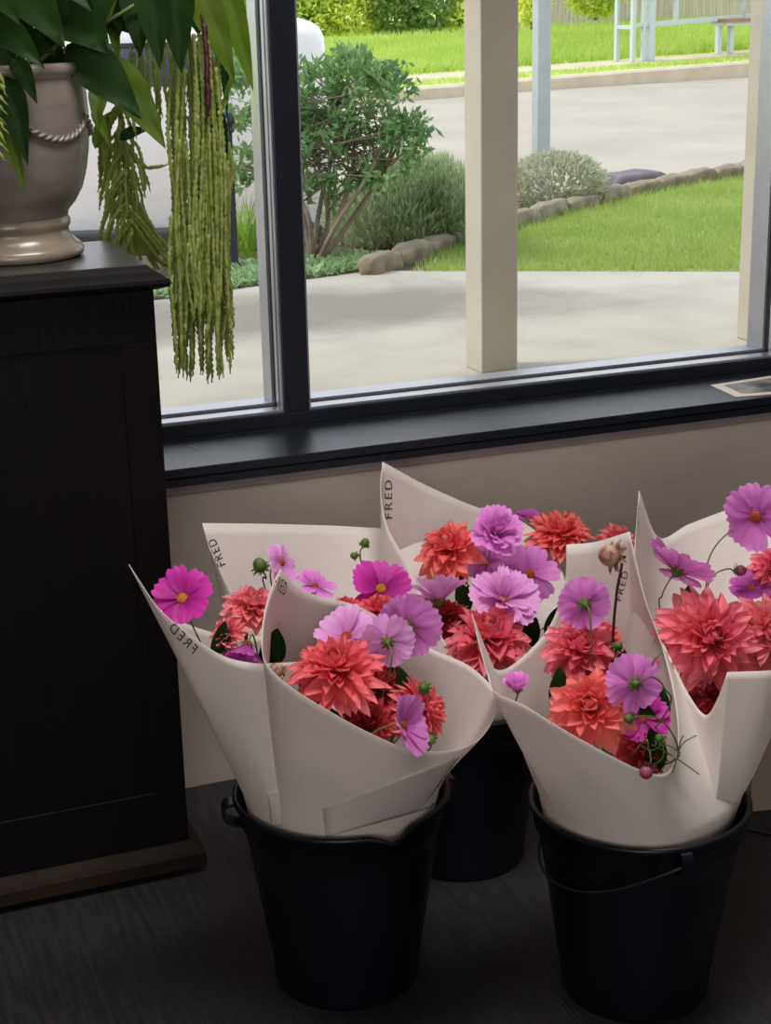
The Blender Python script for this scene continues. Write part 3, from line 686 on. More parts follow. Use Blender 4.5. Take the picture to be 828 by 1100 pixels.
def cosmos(label, px, py, Rpx, Y, face, key, col='lilac', cup=.25, centre='yellow', np_=8, group='cosmos flowers', double=0, via=None, roll=None, droop=0.0, stem='stem'):
    """cup = elevation of the petals above flat (radians)."""
    P = PY(px, py, Y); R = Rpx*depth(P)/F_PX; n = vdir(*face)
    Mx = frame_from(P, n, random.random()*6 if roll is None else roll, R); r, _ = empty('cosmos', Mx); tag(r, label, 'cosmos', group)
    rs = random.Random(int(px*31+py))
    rings = [(np_, cup, 1.0)]+[(11-2*d, cup+.35*(d+1), .95-.13*d) for d in range(double)]
    for (cnt, cu, ln) in rings:
        for k in range(cnt):
            v = rs.randrange(5); me = cached(('pet', v), PET[v], 'petal', M[col])
            o = link('petal', me, r)
            a = 2*PI*k/cnt+rs.uniform(-.09,.09)+(.35 if ln < 1 else 0)
            dj = 1 if ln < 1 else 0; cu2 = cu+dj*rs.uniform(-.3, .3); sw = .52 if dj else 1
            o.matrix_local = Matrix.Rotation(a, 4, 'Z') @ Matrix.Translation((0,.09,.004*(k % 2))) @ Matrix.Rotation(cu2+rs.uniform(-.17,.17), 4, 'X') @ Matrix.Rotation(rs.uniform(-.3,.3)*(1+dj), 4, 'Y') @ Matrix.Diagonal((rs.uniform(.8,1.02)*ln*sw*(1 if np_ > 6 else 1.15), ln*.93*rs.uniform(.93,1.05), ln, 1))
    link('centre', cached('disc', DISC, 'centre', M[centre], False), r)
    link('calyx', cached('cal', CAL, 'calyx', M['calyx'], False), r)
    stem_to(r, Mx, P, n, key, .0011, via, stem, size=R)
BUD = MB(); BUD.lathe([(0,-.9),(.35,-.85),(.75,-.5),(.95,0),(.85,.45),(.55,.85),(.2,1.02),(0,1.05)], n=18)
for k in range(8):
    G, T = petal(1.25, .62, .25, .9, n=6, w=5); G = rotX(G, .55); G[..., 1] += .42; G[..., 2] -= .72; BUD.grid(rotZ(G, k*PI/4))
BUDC = MB(); BUDC.lathe([(0,-1.15),(.3,-1.1),(.55,-.9),(.5,-.7),(0,-.7)], n=12)
for k in range(8):
    G, T = petal(1.0, .34, .1, -.6, n=5, w=3); G = rotX(G, -.15); G[..., 1] += .35; G[..., 2] -= .95; BUDC.grid(rotZ(G, k*PI/4+.3))
BUDC2 = MB(); BUDC2.lathe([(0,-1.15),(.3,-1.1),(.7,-.75),(.97,-.2),(.9,.2),(.8,.25),(0,.2)], n=14)
for k in range(8):
    G, T = petal(1.1, .30, .1, -.9, n=5, w=3); G = rotX(G, -.25); G[..., 1] += .35; G[..., 2] -= .95; BUDC2.grid(rotZ(G, k*PI/4+.3))
def bud(label, px, py, Rpx, Y, face, key, col='budpink', closed=False, via=None, stem='stem', srad=.0011, group='flower buds'):
    if closed: col = 'calyx'
    P = PY(px, py, Y); R = Rpx*depth(P)/F_PX; n = vdir(*face); Mx = frame_from(P, n, 0, R)
    r, _ = empty('flower_bud', Mx); tag(r, label, 'flower bud', group)
    link('petals', cached('bud', BUD, 'petals', M[col], False), r)
    link('calyx', cached('budc2' if closed else 'budc', BUDC2 if closed else BUDC, 'calyx', M['calyx'], False), r)
    stem_to(r, Mx, P, n, key, srad, via, stem, offs=1.1, size=R)

# bouquet at far left (A)
cosmos('magenta cosmos with yellow centre at the far left against the cabinet', 196,643,35,1.90,(-.25,.5,.75),'A','magenta',.35,'yellow')
dahlia('pink coral dahlia in the far left wrap, below the small lilac cosmos', 270,655,37,1.90,(.25,.75,.5),'A','pinkcoral',2)
dahlia('pale pink dahlia half hidden behind the purple cosmos at far left', 246,682,26,1.87,(-.5,.6,.5),'A','pinkcoral',2)
cosmos('purple cosmos seen from the side at the front of the far left wrap', 266,692,30,1.82,(-.25,-.75,.45),'A','purple',.95,'orange')
# bouquet B
dahlia('largest coral dahlia at the front of the tilted wrap', 362,724,58,1.76,(-.05,.72,.62),'B','coral',1)
dahlia('coral dahlia darkened as in shade, deep behind the largest coral dahlia', 408,742,40,1.83,(.2,.75,.5),'B','shaded_coral',0)
dahlia('coral dahlia darkened as in shade, low under the largest coral dahlia', 395,778,36,1.75,(.1,.35,.8),'B','shaded_coral',0)
dahlia('coral dahlia seen from the side facing right in the tilted wrap', 452,764,42,1.755,(.85,.2,.45),'B','coral',3)
cosmos('pale lilac cosmos standing behind the largest coral dahlia', 372,684,36,1.86,(-.1,.7,.6),'B','palelilac',.45,'orange')
cosmos('large lilac cosmos turned away above the tilted wrap', 438,674,37,1.83,(.30,.30,-.75),'B','lilac',.35,'orange')
cosmos('smaller pale lilac cosmos turned away below the large lilac one', 416,690,30,1.78,(-.1,.15,-.6),'B','palelilac',.25,'orange')
cosmos('lilac cosmos seen edge on hanging over the rim at front', 432,780,37,1.655,(.82,.25,.42),'B','lilac',.6,'orange',via=[PY(425,778,1.665),PY(405,785,1.68),PY(395,800,1.70)])
bud('pale green flower bud at the left edge of the tilted wrap', 297,720,8.5,1.735,(-.6,.6,.4),'B','budmaroon')
bud('small green bud at the left side of the side facing dahlia', 455,739,6,1.715,(-.3,.3,.9),'B','budpink',True)
bud('small green bud under the edge on lilac cosmos', 462,795,6,1.68,(.2,-.3,.9),'B','budpink',True)
# bouquet C
cosmos('small lilac cosmos with orange centre above the tilted wrap tip', 302,604,23,2.0,(.6,.3,.5),'C','palelilac',.15,'orange',np_=7)
cosmos('lilac cosmos half hidden behind the tilted wrap top edge', 338,630,24,1.98,(.3,.6,.3),'C','lilac',.3,'orange')
cosmos('deep magenta cosmos with yellow centre below the thin branched bud stem', 409,633,35,2.03,(.05,.5,.82),'C','magenta',.45,'yellow')
dahlia('coral dahlia half hidden below the deep magenta cosmos', 408,660,32,1.985,(-.1,.8,.5),'C','coral',1)
dahlia('small coral dahlia low between the two left wraps', 372,655,22,1.99,(-.2,.8,.4),'C','coral',0)
bud('green bud beside the small lilac cosmos', 279,607,8,2.03,(-.3,.7,.5),'C','budpink',True,stem='darkstem',via=[PY(286,621,2.03),PY(287,640,2.03)])
bud('small green bud at the top of a thin branched stem', 392,583,5,2.06,(.3,.8,.3),'C','budpink',True,via=[PY(387,592,2.06),PY(388,604,2.06),PY(397,622,2.06),PY(400,650,2.05)])
bud('tiny green bud on the side branch of the thin stem', 380,597,4,2.06,(-.7,.2,.3),'C','budpink',True,via=[PY(386,596,2.06),PY(388,604,2.062),PY(397,625,2.063)])
# bouquet D
dahlia('orange coral dahlia left of the shaggy lilac cosmos', 484,592,42,2.16,(-.35,.6,.7),'D','orangecoral',2)
cosmos('shaggy double lilac cosmos at the top of the centre wrap', 532,573,30,2.12,(.2,.35,.8),'D','lilac',.5,'orange',double=3)
cosmos('open lilac cosmos with orange centre against the centre wrap paper', 569,617,33,2.11,(.1,.15,.95),'D','lilac',.1,'orange',np_=6,droop=.2)
cosmos('lilac cosmos seen from the side at the left of the centre wrap', 471,646,38,2.07,(0,.93,-.22),'D','palelilac',.72,'orange')
cosmos('full double pale lilac cosmos in the middle of the centre wrap', 540,645,39,2.06,(.1,.6,.7),'D','palelilac',.35,'orange',double=2)
cosmos('lilac cosmos tucked under the shaggy double cosmos', 519,603,24,2.17,(.3,-.1,.8),'D','lilac',.3,'orange')
dahlia('wide salmon dahlia at the front of the centre wrap', 524,690,55,2.02,(.05,.75,.6),'D','salmon',2)
dahlia('deep coral dahlia in shade at the left of the centre wrap', 478,664,30,2.10,(-.2,.7,.5),'D','shaded_coral',0)
dahlia('small coral dahlia in shade at the right of the centre wrap', 558,662,26,2.13,(.3,.6,.6),'D','shaded_coral',3)
# bouquet G
dahlia('orange coral dahlia behind the centre wrap against the wall', 602,578,42,2.27,(.15,.8,.5),'G','orangecoral',1)
dahlia('pink coral dahlia rising behind the right wraps against the wall', 662,580,26,2.25,(.1,.85,.4),'G','pinkcoral',0)
cosmos('dusky purple cosmos half hidden at the back of the centre wrap', 567,556,14,2.345,(-.1,.8,.4),'G','purple',.5,'orange')
# bouquet E
dahlia('bright orange coral dahlia at the front of the right wrap', 636,762,52,1.625,(-.25,.42,.87),'E','orangecoral',2)
dahlia('rounded salmon dahlia in the middle of the right wrap', 622,700,48,1.75,(-.1,.55,.75),'E','salmon',0)
dahlia('salmon dahlia half hidden behind the tall bud stem', 642,688,35,1.785,(.1,.8,.5),'E','coral',3)
dahlia('deep pink dahlia low at the rim of the right wrap', 690,808,34,1.62,(.1,.3,.9),'E','shaded_coral',0)
cosmos('lilac cosmos turned away below the nodding dahlia bud', 628,649,30,1.74,(-.15,.1,-.9),'E','lilac',.30,'orange',double=1)
cosmos('lilac cosmos turned away at the front of the right wrap', 682,734,33,1.585,(-.15,.05,-.9),'E','lilac',.30,'orange',via=[PY(700,727,1.575),PY(714,740,1.58),PY(716,765,1.60)])
cosmos('half closed lilac cosmos at the left inside the right wrap', 556,742,22,1.70,(-.1,.9,.35),'E','lilac',1.05,'orange')
cosmos('magenta cosmos half hidden low in the right wrap', 690,772,30,1.635,(.1,.2,.8),'E','magenta',.4,'orange')
bud('large maroon dahlia bud nodding on a tall dark stem', 655,597,12.5,1.73,(-.75,.15,.45),'E','budmaroon',via=[PY(668,604,1.735),PY(667,612,1.735),PY(662,640,1.735),PY(658,700,1.735)],stem='darkstem',srad=.0019)
bud('small pink cosmos bud hanging over the right wrap rim', 694,829,8,1.535,(-.2,-.6,.5),'E','budpink',via=[PY(699,818,1.54),PY(697,806,1.545),PY(690,798,1.56)])
bud('small green bud in front of the orange coral dahlia', 675,772,5.5,1.575,(-.8,.1,.4),'E','budpink',True,via=[PY(682,770,1.575),PY(705,771,1.575),PY(720,785,1.575),PY(728,804,1.58),PY(722,818,1.59)])
bud('tiny green bud low in the right wrap tendrils', 708,793,5,1.57,(-.4,.6,.4),'E','budpink',True)
bud('green bud at the foot of the tall dark stem', 664,694,5,1.70,(.3,.6,.5),'E','budpink',True)
tend = MB()
for pts in ([(722,830),(729,806),(730,798),(734,790)], [(729,806),(735,797),(748,790)], [(727,815),(740,824),(751,832)], [(728,806),(726,818),(722,828),(712,832),(703,826)], [(700,800),(712,806),(722,812)], [(686,800),(700,806),(714,800),(727,806)], [(700,716),(703,708),(710,702)]):
    tend.tube(catmull([PY(x, y, 1.575+.0004*(760-y)*0) for x, y in pts], 6), .0008, 5)
tag(tend.build('tendrils', M['stem']), 'thin curling green tendrils at the rim of the right wrap', 'tendrils')
# bouquet F
dahlia('largest salmon dahlia in the far right wrap', 760,688,65,1.715,(.12,.30,.92),'F','salmon',1)
dahlia('salmon pink dahlia cut by the right photo edge', 822,682,54,1.72,(.2,.4,.85),'F','pinkcoral',0)
dahlia('coral dahlia high at the right photo edge', 832,612,34,1.80,(-.1,.5,.8),'F','salmon',3)
dahlia('coral dahlia darkened as in shade, low under the largest salmon dahlia', 762,742,34,1.70,(.1,.3,.9),'F','shaded_coral',0)
cosmos('lilac cosmos seen from below on a bent stem in the far right wrap', 727,614,42,1.78,(.5,.8,-.32),'F','lilac',.38,'orange',via=[PY(720,622,1.78),PY(711,640,1.78),PY(710,665,1.78)])
cosmos('high lilac cosmos with orange centre at the right photo edge', 812,555,37,1.76,(-.5,-.1,.72),'F','lilac',.15,'orange',via=[PY(793,565,1.78),PY(772,582,1.78),PY(760,605,1.78),PY(757,640,1.78)])
cosmos('purple lilac cosmos between the salmon dahlias at right', 806,632,24,1.80,(-.1,.6,.6),'F','purple',.4,'orange')
bud('small round maroon bud on a curved stem at right', 795,613,6.5,1.79,(.95,.1,.2),'F','budpink',False,via=[PY(783,611,1.79),PY(770,615,1.79),PY(762,624,1.79),PY(758,642,1.79),PY(757,662,1.79)])

# greenery filler inside the wraps
for (key, lab, pts) in (('A', 'dark green leaves low in the far left wrap', [(235,695,1.86),(285,700,1.85),(300,690,1.88)]), ('B', 'dark green leaves deep inside the tilted wrap', [(335,740,1.78),(375,790,1.74),(440,745,1.80),(415,715,1.84)]),
                        ('D', 'dark green leaves inside the centre wrap', [(570,676,2.08),(500,640,2.12),(590,670,2.10),(490,690,2.06)]), ('E', 'dark green leaves inside the right wrap', [(700,780,1.63),(712,760,1.65),(600,745,1.70),(660,720,1.70),(708,805,1.60)]), ('F', 'dark green leaves inside the far right wrap', [(735,655,1.84),(775,740,1.70),(800,715,1.74)])):
    r, Mx = empty('leaf_sprig', WRAPS[key]['neck']); tag(r, lab, 'foliage', 'leaf sprigs in the wraps')
    for (x, y, Y) in pts:
        P = PY(x, y, Y); e = P+np.array([random.uniform(-.02,.02), random.uniform(-.02,.02), .035])
        MB().tube(catmull([WRAPS[key]['neck'], WRAPS[key]['lip'], P*.6+WRAPS[key]['lip']*.4, P], 5), .0012, 6).build('stem', M['stem'], r, world=Mx)
        add_leaf(MB(), P-np.array([0,0,.03]), e, .03).build('leaf', M['leaf'], r, world=Mx)

# ------------------------------------------------------------------ carton and cable at the right
cx, cy = 1.415, 2.045; e1 = np.array([.976, -.22, 0]); e2 = np.array([.22, .976, 0])
r, Mx = empty('carton', (cx, cy, 0)); tag(r, 'brown cardboard carton on the floor at the right edge', 'box')
hx, hy, hz = .14, .08, .19; c0 = np.array([cx, cy, .004])+e1*hx+e2*hy
cbx = MB()
for sx_, sy_ in ((-1,0),(1,0)): cbx.obox(c0+e1*sx_*hx+np.array([0,0,hz/2]), e1, e2, (0,0,1), .002, hy, hz/2)
for sy_ in (-1, 1): cbx.obox(c0+e2*sy_*hy+np.array([0,0,hz/2]), e1, e2, (0,0,1), hx+.002, .002, hz/2)
cbx.obox(c0+np.array([0,0,.0]), e1, e2, (0,0,1), hx, hy, .003)
cbx.build('carton_body', M['card'], r, False, world=Mx)
for s_ in (-1, 1):
    fl = MB().obox(c0+e2*s_*(hy*.5)+np.array([0,0,hz+.003]), e1, e2, (0,0,1), hx, hy*.49, .0015); fl.build('flap', M['card'], r, False, world=Mx)
cable = catmull([PZ(745,890,.004), PZ(793,889.5,.004), PZ(812,892,.004), PZ(845,897,.004), PZ(900,890,.004)], 8)
tag(MB().tube(cable, .0035, 8).build('cable', M['shop_floor_line']), 'black cable lying on the floor beside the carton', 'cable')

# ================================================================== OUTDOORS
_ex = np.array((-14,0,1.68,2.45,2.84,3.6,4.394,4.9,14)); _ey = np.array((6.2,7.0,7.26,7.46,7.56,7.12,6.665,6.37,5.9))
pe = [(x_, np.interp(x_, _ex, _ey)) for x_ in np.unique(np.concatenate([_ex, np.linspace(0, 5, 90), np.linspace(-14, 0, 10), np.linspace(5, 14, 8)]))]
pg = np.array([[np.array([e[0], 2.80+(e[1]-2.80)*v, 0]) for v in np.linspace(0, 1, 70)] for e in pe])
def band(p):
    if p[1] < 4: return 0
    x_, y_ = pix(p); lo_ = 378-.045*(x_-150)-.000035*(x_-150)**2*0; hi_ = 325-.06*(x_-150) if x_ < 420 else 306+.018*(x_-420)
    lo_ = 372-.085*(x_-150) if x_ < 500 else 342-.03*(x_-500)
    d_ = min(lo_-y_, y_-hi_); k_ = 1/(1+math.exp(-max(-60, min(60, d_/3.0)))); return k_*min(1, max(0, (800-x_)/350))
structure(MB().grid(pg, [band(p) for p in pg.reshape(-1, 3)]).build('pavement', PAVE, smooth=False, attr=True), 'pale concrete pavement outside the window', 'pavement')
tag(MB().box(-14, 14, 2.8, 5.55, 2.9, 3.0).build('added_veranda_roof', M['bark'], smooth=False), 'unseen veranda roof over the cream posts, added to block the sun', 'roof')['kind'] = 'structure'  # out of view; added to keep sun out of the window and darken post fronts
# veranda posts
for (px, py, lab) in ((517.5, 402, 'cream square veranda post left of the galvanised pole'), (800, 376, 'cream square veranda post at the right end of the window')):
    c = PZ(px, py, 0) if px < 700 else np.array([3.52, 5.209, 0])
    o = MB().box(c[0], c[0]+.142, c[1], c[1]+.142, 0, 2.9).build('veranda_post', M['post'], None, False, bevel=.006); tag(o, lab, 'post', 'veranda posts')
# lawn
LAWN = [PZ(440,292,0), PZ(800,291,0), np.array([4.9,6.3,0]), np.array([9.6,9.6,0]), PZ(800,186,0), PZ(690,207,0), PZ(620,224,0), PZ(560,240,0), PZ(480,264,0)]
LAWN = [np.array([p[0], p[1], .012]) for p in LAWN]
def inside(poly, X, Y):
    c = np.zeros(X.shape, bool); n = len(poly)
    for i in range(n):
        x1, y1 = poly[i][:2]; x2, y2 = poly[(i+1) % n][:2]
        k = ((y1 > Y) != (y2 > Y)) & (X < (x2-x1)*(Y-y1)/(y2-y1+1e-12)+x1); c ^= k
    return c
_lw = [p+np.array([0,-.18 if i_ in (0,1,2) else 0,-.0135]) for i_, p in enumerate(LAWN)]
structure(MB().add(_lw, [tuple(range(len(LAWN)))]).build('lawn', M['grassbase'], smooth=False), 'green lawn beyond the pavement', 'lawn')
def blades(name, pts, h, wd, m, lean=.5):
    n = len(pts); a = RNG.uniform(0, 2*PI, n); hh = h*RNG.uniform(.55, 1.2, n); ln = lean*hh*RNG.uniform(0, 1, n); la = RNG.uniform(0, 2*PI, n)
    d = np.stack([np.cos(a), np.sin(a), 0*a], 1)*(wd*RNG.uniform(.7, 1.3, n))[:, None]*.5
    top = pts+np.stack([ln*np.cos(la), ln*np.sin(la), hh], 1)
    V = np.stack([pts-d, pts+d, top], 1).reshape(-1, 3); return bulk_mesh(name, V, np.arange(len(V)).reshape(-1, 3), m)
xs, ys = RNG.uniform(2.6, 9.8, 120000), RNG.uniform(6.2, 11.2, 120000); k = inside(LAWN, xs, ys)
pts = np.stack([xs[k], ys[k], np.full(k.sum(), -.001)], 1)
tag(blades('lawn_grass', pts, .045, .007, M['grass']), 'short mown grass covering the lawn', 'grass', kind='stuff')
# garden bed
BED = [np.array(p) for p in ([-2,6.5,-.004],[0,6.8,-.004],[1.68,7.1,-.004],[2.45,7.3,-.004],[2.84,7.4,-.004])]+[p+np.array([0,0,-.016]) for p in (LAWN[0], LAWN[-1], LAWN[-2], LAWN[-3], LAWN[-4], LAWN[-5])]+[np.array(p) for p in ([6.95,10.75,.0],[5.7,10.2,.0],[4.6,9.9,.0],[3.4,8.9,.0],[2.45,8.25,.0],[2.0,7.75,.0],[1.85,7.50,.0],[1.5,7.42,.0],[-2,7.3,.0])]
structure(MB().add(BED, [tuple(range(len(BED)))]).build('garden_bed', M['bed'], smooth=False), 'soil of the garden bed under the shrubs', 'garden bed')

# leaf clouds
def leafcloud(name, centers, L, W, m, parent=None, world=None, up=.3, outward=None, fold=.3):
    n = len(centers); d = RNG.normal(0, 1, (n, 3)); d /= np.linalg.norm(d, axis=1)[:, None]
    if outward is not None: d = d*.55+outward
    d[:, 2] += up; d /= np.linalg.norm(d, axis=1)[:, None]
    r = np.cross(d, RNG.normal(0, 1, (n, 3))); r /= np.linalg.norm(r, axis=1)[:, None]; q = np.cross(d, r)
    l = L*RNG.uniform(.7, 1.25, n)[:, None]; w_ = W*RNG.uniform(.7, 1.25, n)[:, None]*.5
    b = centers; mid = b+d*l*.5; tip = b+d*l
    V = np.stack([b, mid+r*w_+q*w_*fold, tip, mid-r*w_+q*w_*fold, mid-q*w_*.1], 1).reshape(-1, 3)
    i = np.arange(n)[:, None]*5
    Fc = np.concatenate([i+np.array([[0,1,4]]), i+np.array([[1,2,4]]), i+np.array([[2,3,4]]), i+np.array([[3,0,4]])], 0)
    o = bulk_mesh(name, V, Fc, m, parent)
    if world is not None: o.matrix_parent_inverse = world.inverted()
    return o
def ellip(c, r, n, shell=.55):
    p = RNG.normal(0, 1, (n, 3)); p /= np.linalg.norm(p, axis=1)[:, None]; s = RNG.uniform(shell, 1, n)**.6
    return np.array(c)+p*s[:, None]*np.array(r), p
# multi stemmed shrub by the mullion
sh, Mx = empty('shrub', PZ(338,284,0)); tag(sh, 'open leafy shrub with bare grey stems behind the dark mullion', 'shrub')
SB = PZ(338,284,0); Ds = depth(SB)
stems = [[(336,284),(352,240),(345,190),(330,140)], [(340,284),(365,235),(395,190),(420,140)], [(336,284),(330,230),(300,180),(270,130)], [(342,283),(370,215),(380,170),(375,110)], [(345,281),(385,225),(412,185),(430,150)], [(334,283),(345,215),(360,150),(365,80)], [(335,284),(320,215),(290,190),(255,180)]]
for s_ in stems:
    P = [PD(x, y, Ds+random.uniform(-.12,.12)*(i > 0)) for i, (x, y) in enumerate(s_)]
    MB().tube(catmull(P, 6), np.linspace(.016, .006, 19), 7).build('stem', M['bark'], sh, world=Mx)
cl = []; ow = []
for (x, y, rx, ry, n) in ((350,140,40,34,560),(395,112,44,36,620),(420,160,34,28,420),(300,150,40,40,420),(262,110,34,40,420),(345,100,36,32,460),(385,80,30,24,300),(372,66,22,12,150),(420,84,24,16,170),(436,140,22,24,220),(330,190,34,22,260),(395,190,34,16,220),(250,180,26,24,220),(258,70,20,20,140),(352,215,20,16,60)):
    c, p = ellip(PD(x, y, Ds), (rx*Ds/F_PX, .32, ry*Ds/F_PX), n, .2); cl.append(c); ow.append(p)
tips = np.concatenate(cl); tips = tips[RNG.permutation(len(tips))[:360]]
lc = np.repeat(tips, 12, 0)+RNG.normal(0, .022, (360*12, 3)); lo = np.repeat(RNG.normal(0, 1, (360, 3)), 12, 0)*.5
leafcloud('foliage', lc, .058, .023, M['shrubleaf'], sh, Mx, .35, lo)
tw_ = MB()
for t_ in tips[::3]:
    s0 = catmull([PD(x, y, Ds) for x, y in random.choice(stems)], 4)[random.randint(5, 12)]; tw_.tube([s0, (s0+t_)/2+np.array([0,0,.02]), t_], [.005,.004,.002], 5)
tw_.build('twigs', M['bark'], sh, world=Mx)
# rosemary like bush
rb_, Mx = empty('bush', PZ(425,268,0)); tag(rb_, 'grey green rosemary like bush between the shrub and the veranda post', 'bush')
c = PZ(425,268,0); Dc = depth(c)+.25
cl = []; ow = []
for (x, y, rx, ry, n) in ((430,235,68,48,5200),(470,215,36,44,2600),(390,240,40,40,2400),(440,203,36,32,2000),(484,242,24,34,1200)):
    q_, p = ellip(PD(x, y, Dc), (rx*Dc/F_PX, .36, ry*Dc/F_PX), n, .5); cl.append(q_); ow.append(p)
leafcloud('foliage', np.concatenate(cl), .065, .011, M['rosemary'], rb_, Mx, .9, np.concatenate(ow)*.5)
MB().tube([c, c+np.array([0,.2,.2])], .02, 6).build('stem', M['bark'], rb_, world=Mx)
# silver bush
c = PZ(598,222,0); Dc = depth(c)+.1; sv, Mx = empty('bush', c); tag(sv, 'small round silver leaved bush right of the veranda post', 'bush')
q_, p = ellip(PD(596,200,Dc), (56*Dc/F_PX, .28, 34*Dc/F_PX), 4200, .6)
leafcloud('foliage', q_, .045, .020, M['silver'], sv, Mx, .4, p*.8)
MB().tube([c, c+np.array([0,.1,.12])], .015, 6).build('stem', M['bark'], sv, world=Mx)
# ground cover
xs, ys = RNG.uniform(.9, 3.3, 14000), RNG.uniform(7.1, 8.1, 14000)
k = inside([(1.0,7.13),(1.68,7.27),(2.45,7.47),(2.80,7.57),(3.1,7.72),(2.9,8.0),(2.3,8.0),(1.95,7.62),(1.0,7.40)], xs, ys); n = k.sum()
tag(leafcloud('ground_cover', np.stack([xs[k], ys[k], RNG.uniform(.003, .035, n)], 1), .036, .018, M['cover'], up=.6), 'pale green ground cover plants along the pavement edge', 'ground cover', kind='stuff')
# strap leaved tuft
t0 = PZ(268,284,0); tf, Mx = empty('grass_tuft', t0); tag(tf, 'tuft of strappy green leaves beside the black bollard', 'plant')
mb = MB()
for i in range(60):
    a = random.uniform(0, 2*PI); h_ = random.uniform(.22, .36); o_ = random.uniform(.04, .15); b0 = t0+np.array([random.uniform(-.07,.07), random.uniform(-.05,.05)+.1, 0])
    add_leaf(mb, b0, b0+np.array([o_*math.cos(a), o_*math.sin(a), h_]), .014, sag=.1, n=6, nrm=(math.sin(a), -math.cos(a)+.3, .2))
mb.build('leaves', M['tuft'], tf, world=Mx)
# bollard
b0 = PZ(250,293,0); hb = (293-130)*depth(b0)/F_PX/math.cos(PITCH)*.985
bo, Mx = empty('bollard', b0); tag(bo, 'black cast bollard with ringed domed top behind the amaranth tassel', 'bollard')
MB().lathe([(.055,0),(.055,.03),(.032,.05),(.030,hb-.10),(.030,hb-.06)], b0, 20).build('shaft', M['bollard'], bo, world=Mx)
MB().lathe([(.030,hb-.10),(.040,hb-.098),(.042,hb-.085),(.034,hb-.08),(.034,hb-.06),(.043,hb-.055),(.043,hb-.035),(.036,hb-.012),(.02,hb-.002),(0,hb)], b0, 20).build('cap', M['bollard'], bo, world=Mx)

# stone edging: each rock a thing
EDGE = [(392,289),(425,279),(455,268),(482,258),(512,250),(545,241),(575,232),(606,223),(640,214),(672,206),(705,200),(735,194),(765,189),(795,184),(826,178)]
def rock(P, d, ln, wd, ht, m, label, group, seed):
    rs = np.random.default_rng(seed); bm = bmesh.new(); bmesh.ops.create_icosphere(bm, subdivisions=3, radius=1)
    d = np.array([d[0], d[1], 0]); d /= np.linalg.norm(d); s_ = np.array([-d[1], d[0], 0]); ph = rs.uniform(0, 6, 9)
    for v in bm.verts:
        c = np.array(v.co); c = np.sign(c)*np.abs(c)**.62
        k = 1+.10*math.sin(3*c[0]+ph[0])*math.cos(3*c[1]+ph[1])+.07*math.sin(6*c[1]+ph[2]+4*c[2])+.05*math.sin(9*c[0]+ph[3])
        v.co = Vector(d*c[0]*ln*k+s_*c[1]*wd*k+np.array([0,0,1])*(c[2]*ht*k))
    me = bpy.data.meshes.new('rock'); bm.to_mesh(me); bm.free(); me.materials.append(m)
    me.polygons.foreach_set('use_smooth', [True]*len(me.polygons))
    o = link('edging_rock', me); o.location = P; return tag(o, label, 'rock', group)
EL = ['low edging rock beside the pavement, leftmost of the row', 'long flat edging rock, second from the pavement', 'edging rock below the grey green bush, left half', 'edging rock just left of the veranda post', 'edging rock hidden behind the veranda post',
      'edging rock just right of the veranda post', 'edging rock below the silver bush at its left', 'edging rock below the middle of the silver bush', 'edging rock below the right end of the silver bush', 'edging rock left of the dark purple stone', 'edging rock in front of the dark purple stone',
      'edging rock right of the dark purple stone', 'edging rock halfway between dark purple stone and right post', 'edging rock beside the right veranda post']
for i in range(len(EDGE)-1):
    a, b = PZ(*EDGE[i], .03), PZ(*EDGE[i+1], .03); ln = np.linalg.norm(b-a)
    m_ = (a+b)/2; rock((m_[0], m_[1], .025), b-a, ln*.53, .055+.02*random.random(), .05+.022*random.random(), M['stone'], EL[i], 'lawn edging rocks', 100+i)
c = PZ(692,200,.03); o = rock((c[0], c[1]+.15, .0), (1,.2), .24, .14, .12, M['darkstone'], 'dark purple grey stone behind the edging row by the road', None, 300); o.name = 'boulder'

# road plane falling towards the parked van
pv = PZ(215,258,-.15); k1, k2 = PZ(440,108,-.05), PZ(800,78,.05)
Am = np.array([[pv[0],pv[1],1],[k1[0],k1[1],1],[k2[0],k2[1],1]]); coef = np.linalg.solve(Am, np.array([-.47, k1[2], k2[2]]))
def rz(x, y): return coef[0]*x+coef[1]*y+coef[2]
u_ = (k2-k1); u_[2] = 0; u_ /= np.linalg.norm(u_); n_ = np.array([-u_[1], u_[0], 0])
def kp(s, o, dz): p = k1+u_*s+n_*o; return np.array([p[0], p[1], rz(k1[0]+u_[0]*s, k1[1]+u_[1]*s)+dz])
rd = MB(); SS = np.linspace(-26, 30, 30)
G = np.array([[kp(s, -o, 0) for o in (0, 3, 6, 9, 12, 15, 19)] for s in SS])
for i in range(G.shape[0]):
    for j in range(G.shape[1]): G[i, j, 2] = min(rz(G[i, j, 0], G[i, j, 1]), -.02 if G[i, j, 1] > 6 else -.2)
structure(rd.grid(G).build('road', M['asphalt']), 'pale grey asphalt road across the window view', 'road')
structure(MB().grid(np.array([[kp(s, 0, -.1), kp(s, 0, .13), kp(s, .05, .16), kp(s, .28, .16)] for s in SS])).build('kerb', M['kerb'], smooth=False), 'concrete kerb along the far side of the road', 'kerb')
structure(MB().grid(np.array([[kp(s, .28, .155), kp(s, 1.3, .15)] for s in SS])).build('verge', M['bankgrass']), 'grass verge behind the far kerb', 'verge')
structure(MB().grid(np.array([[kp(s, 1.3, .15), kp(s, 2.35, .175)] for s in SS])).build('footpath', M['footpath'], smooth=False), 'pale footpath in front of the grass bank', 'footpath')
def bank_z(o): return .175+(o-2.35)*.036
structure(MB().grid(np.array([[kp(s, o, bank_z(o)) for o in (2.35, 3, 4, 5.5, 7, 9, 13, 20)] for s in SS])).build('grass_bank', M['bankgrass']), 'bright green grass bank beyond the road', 'bank')
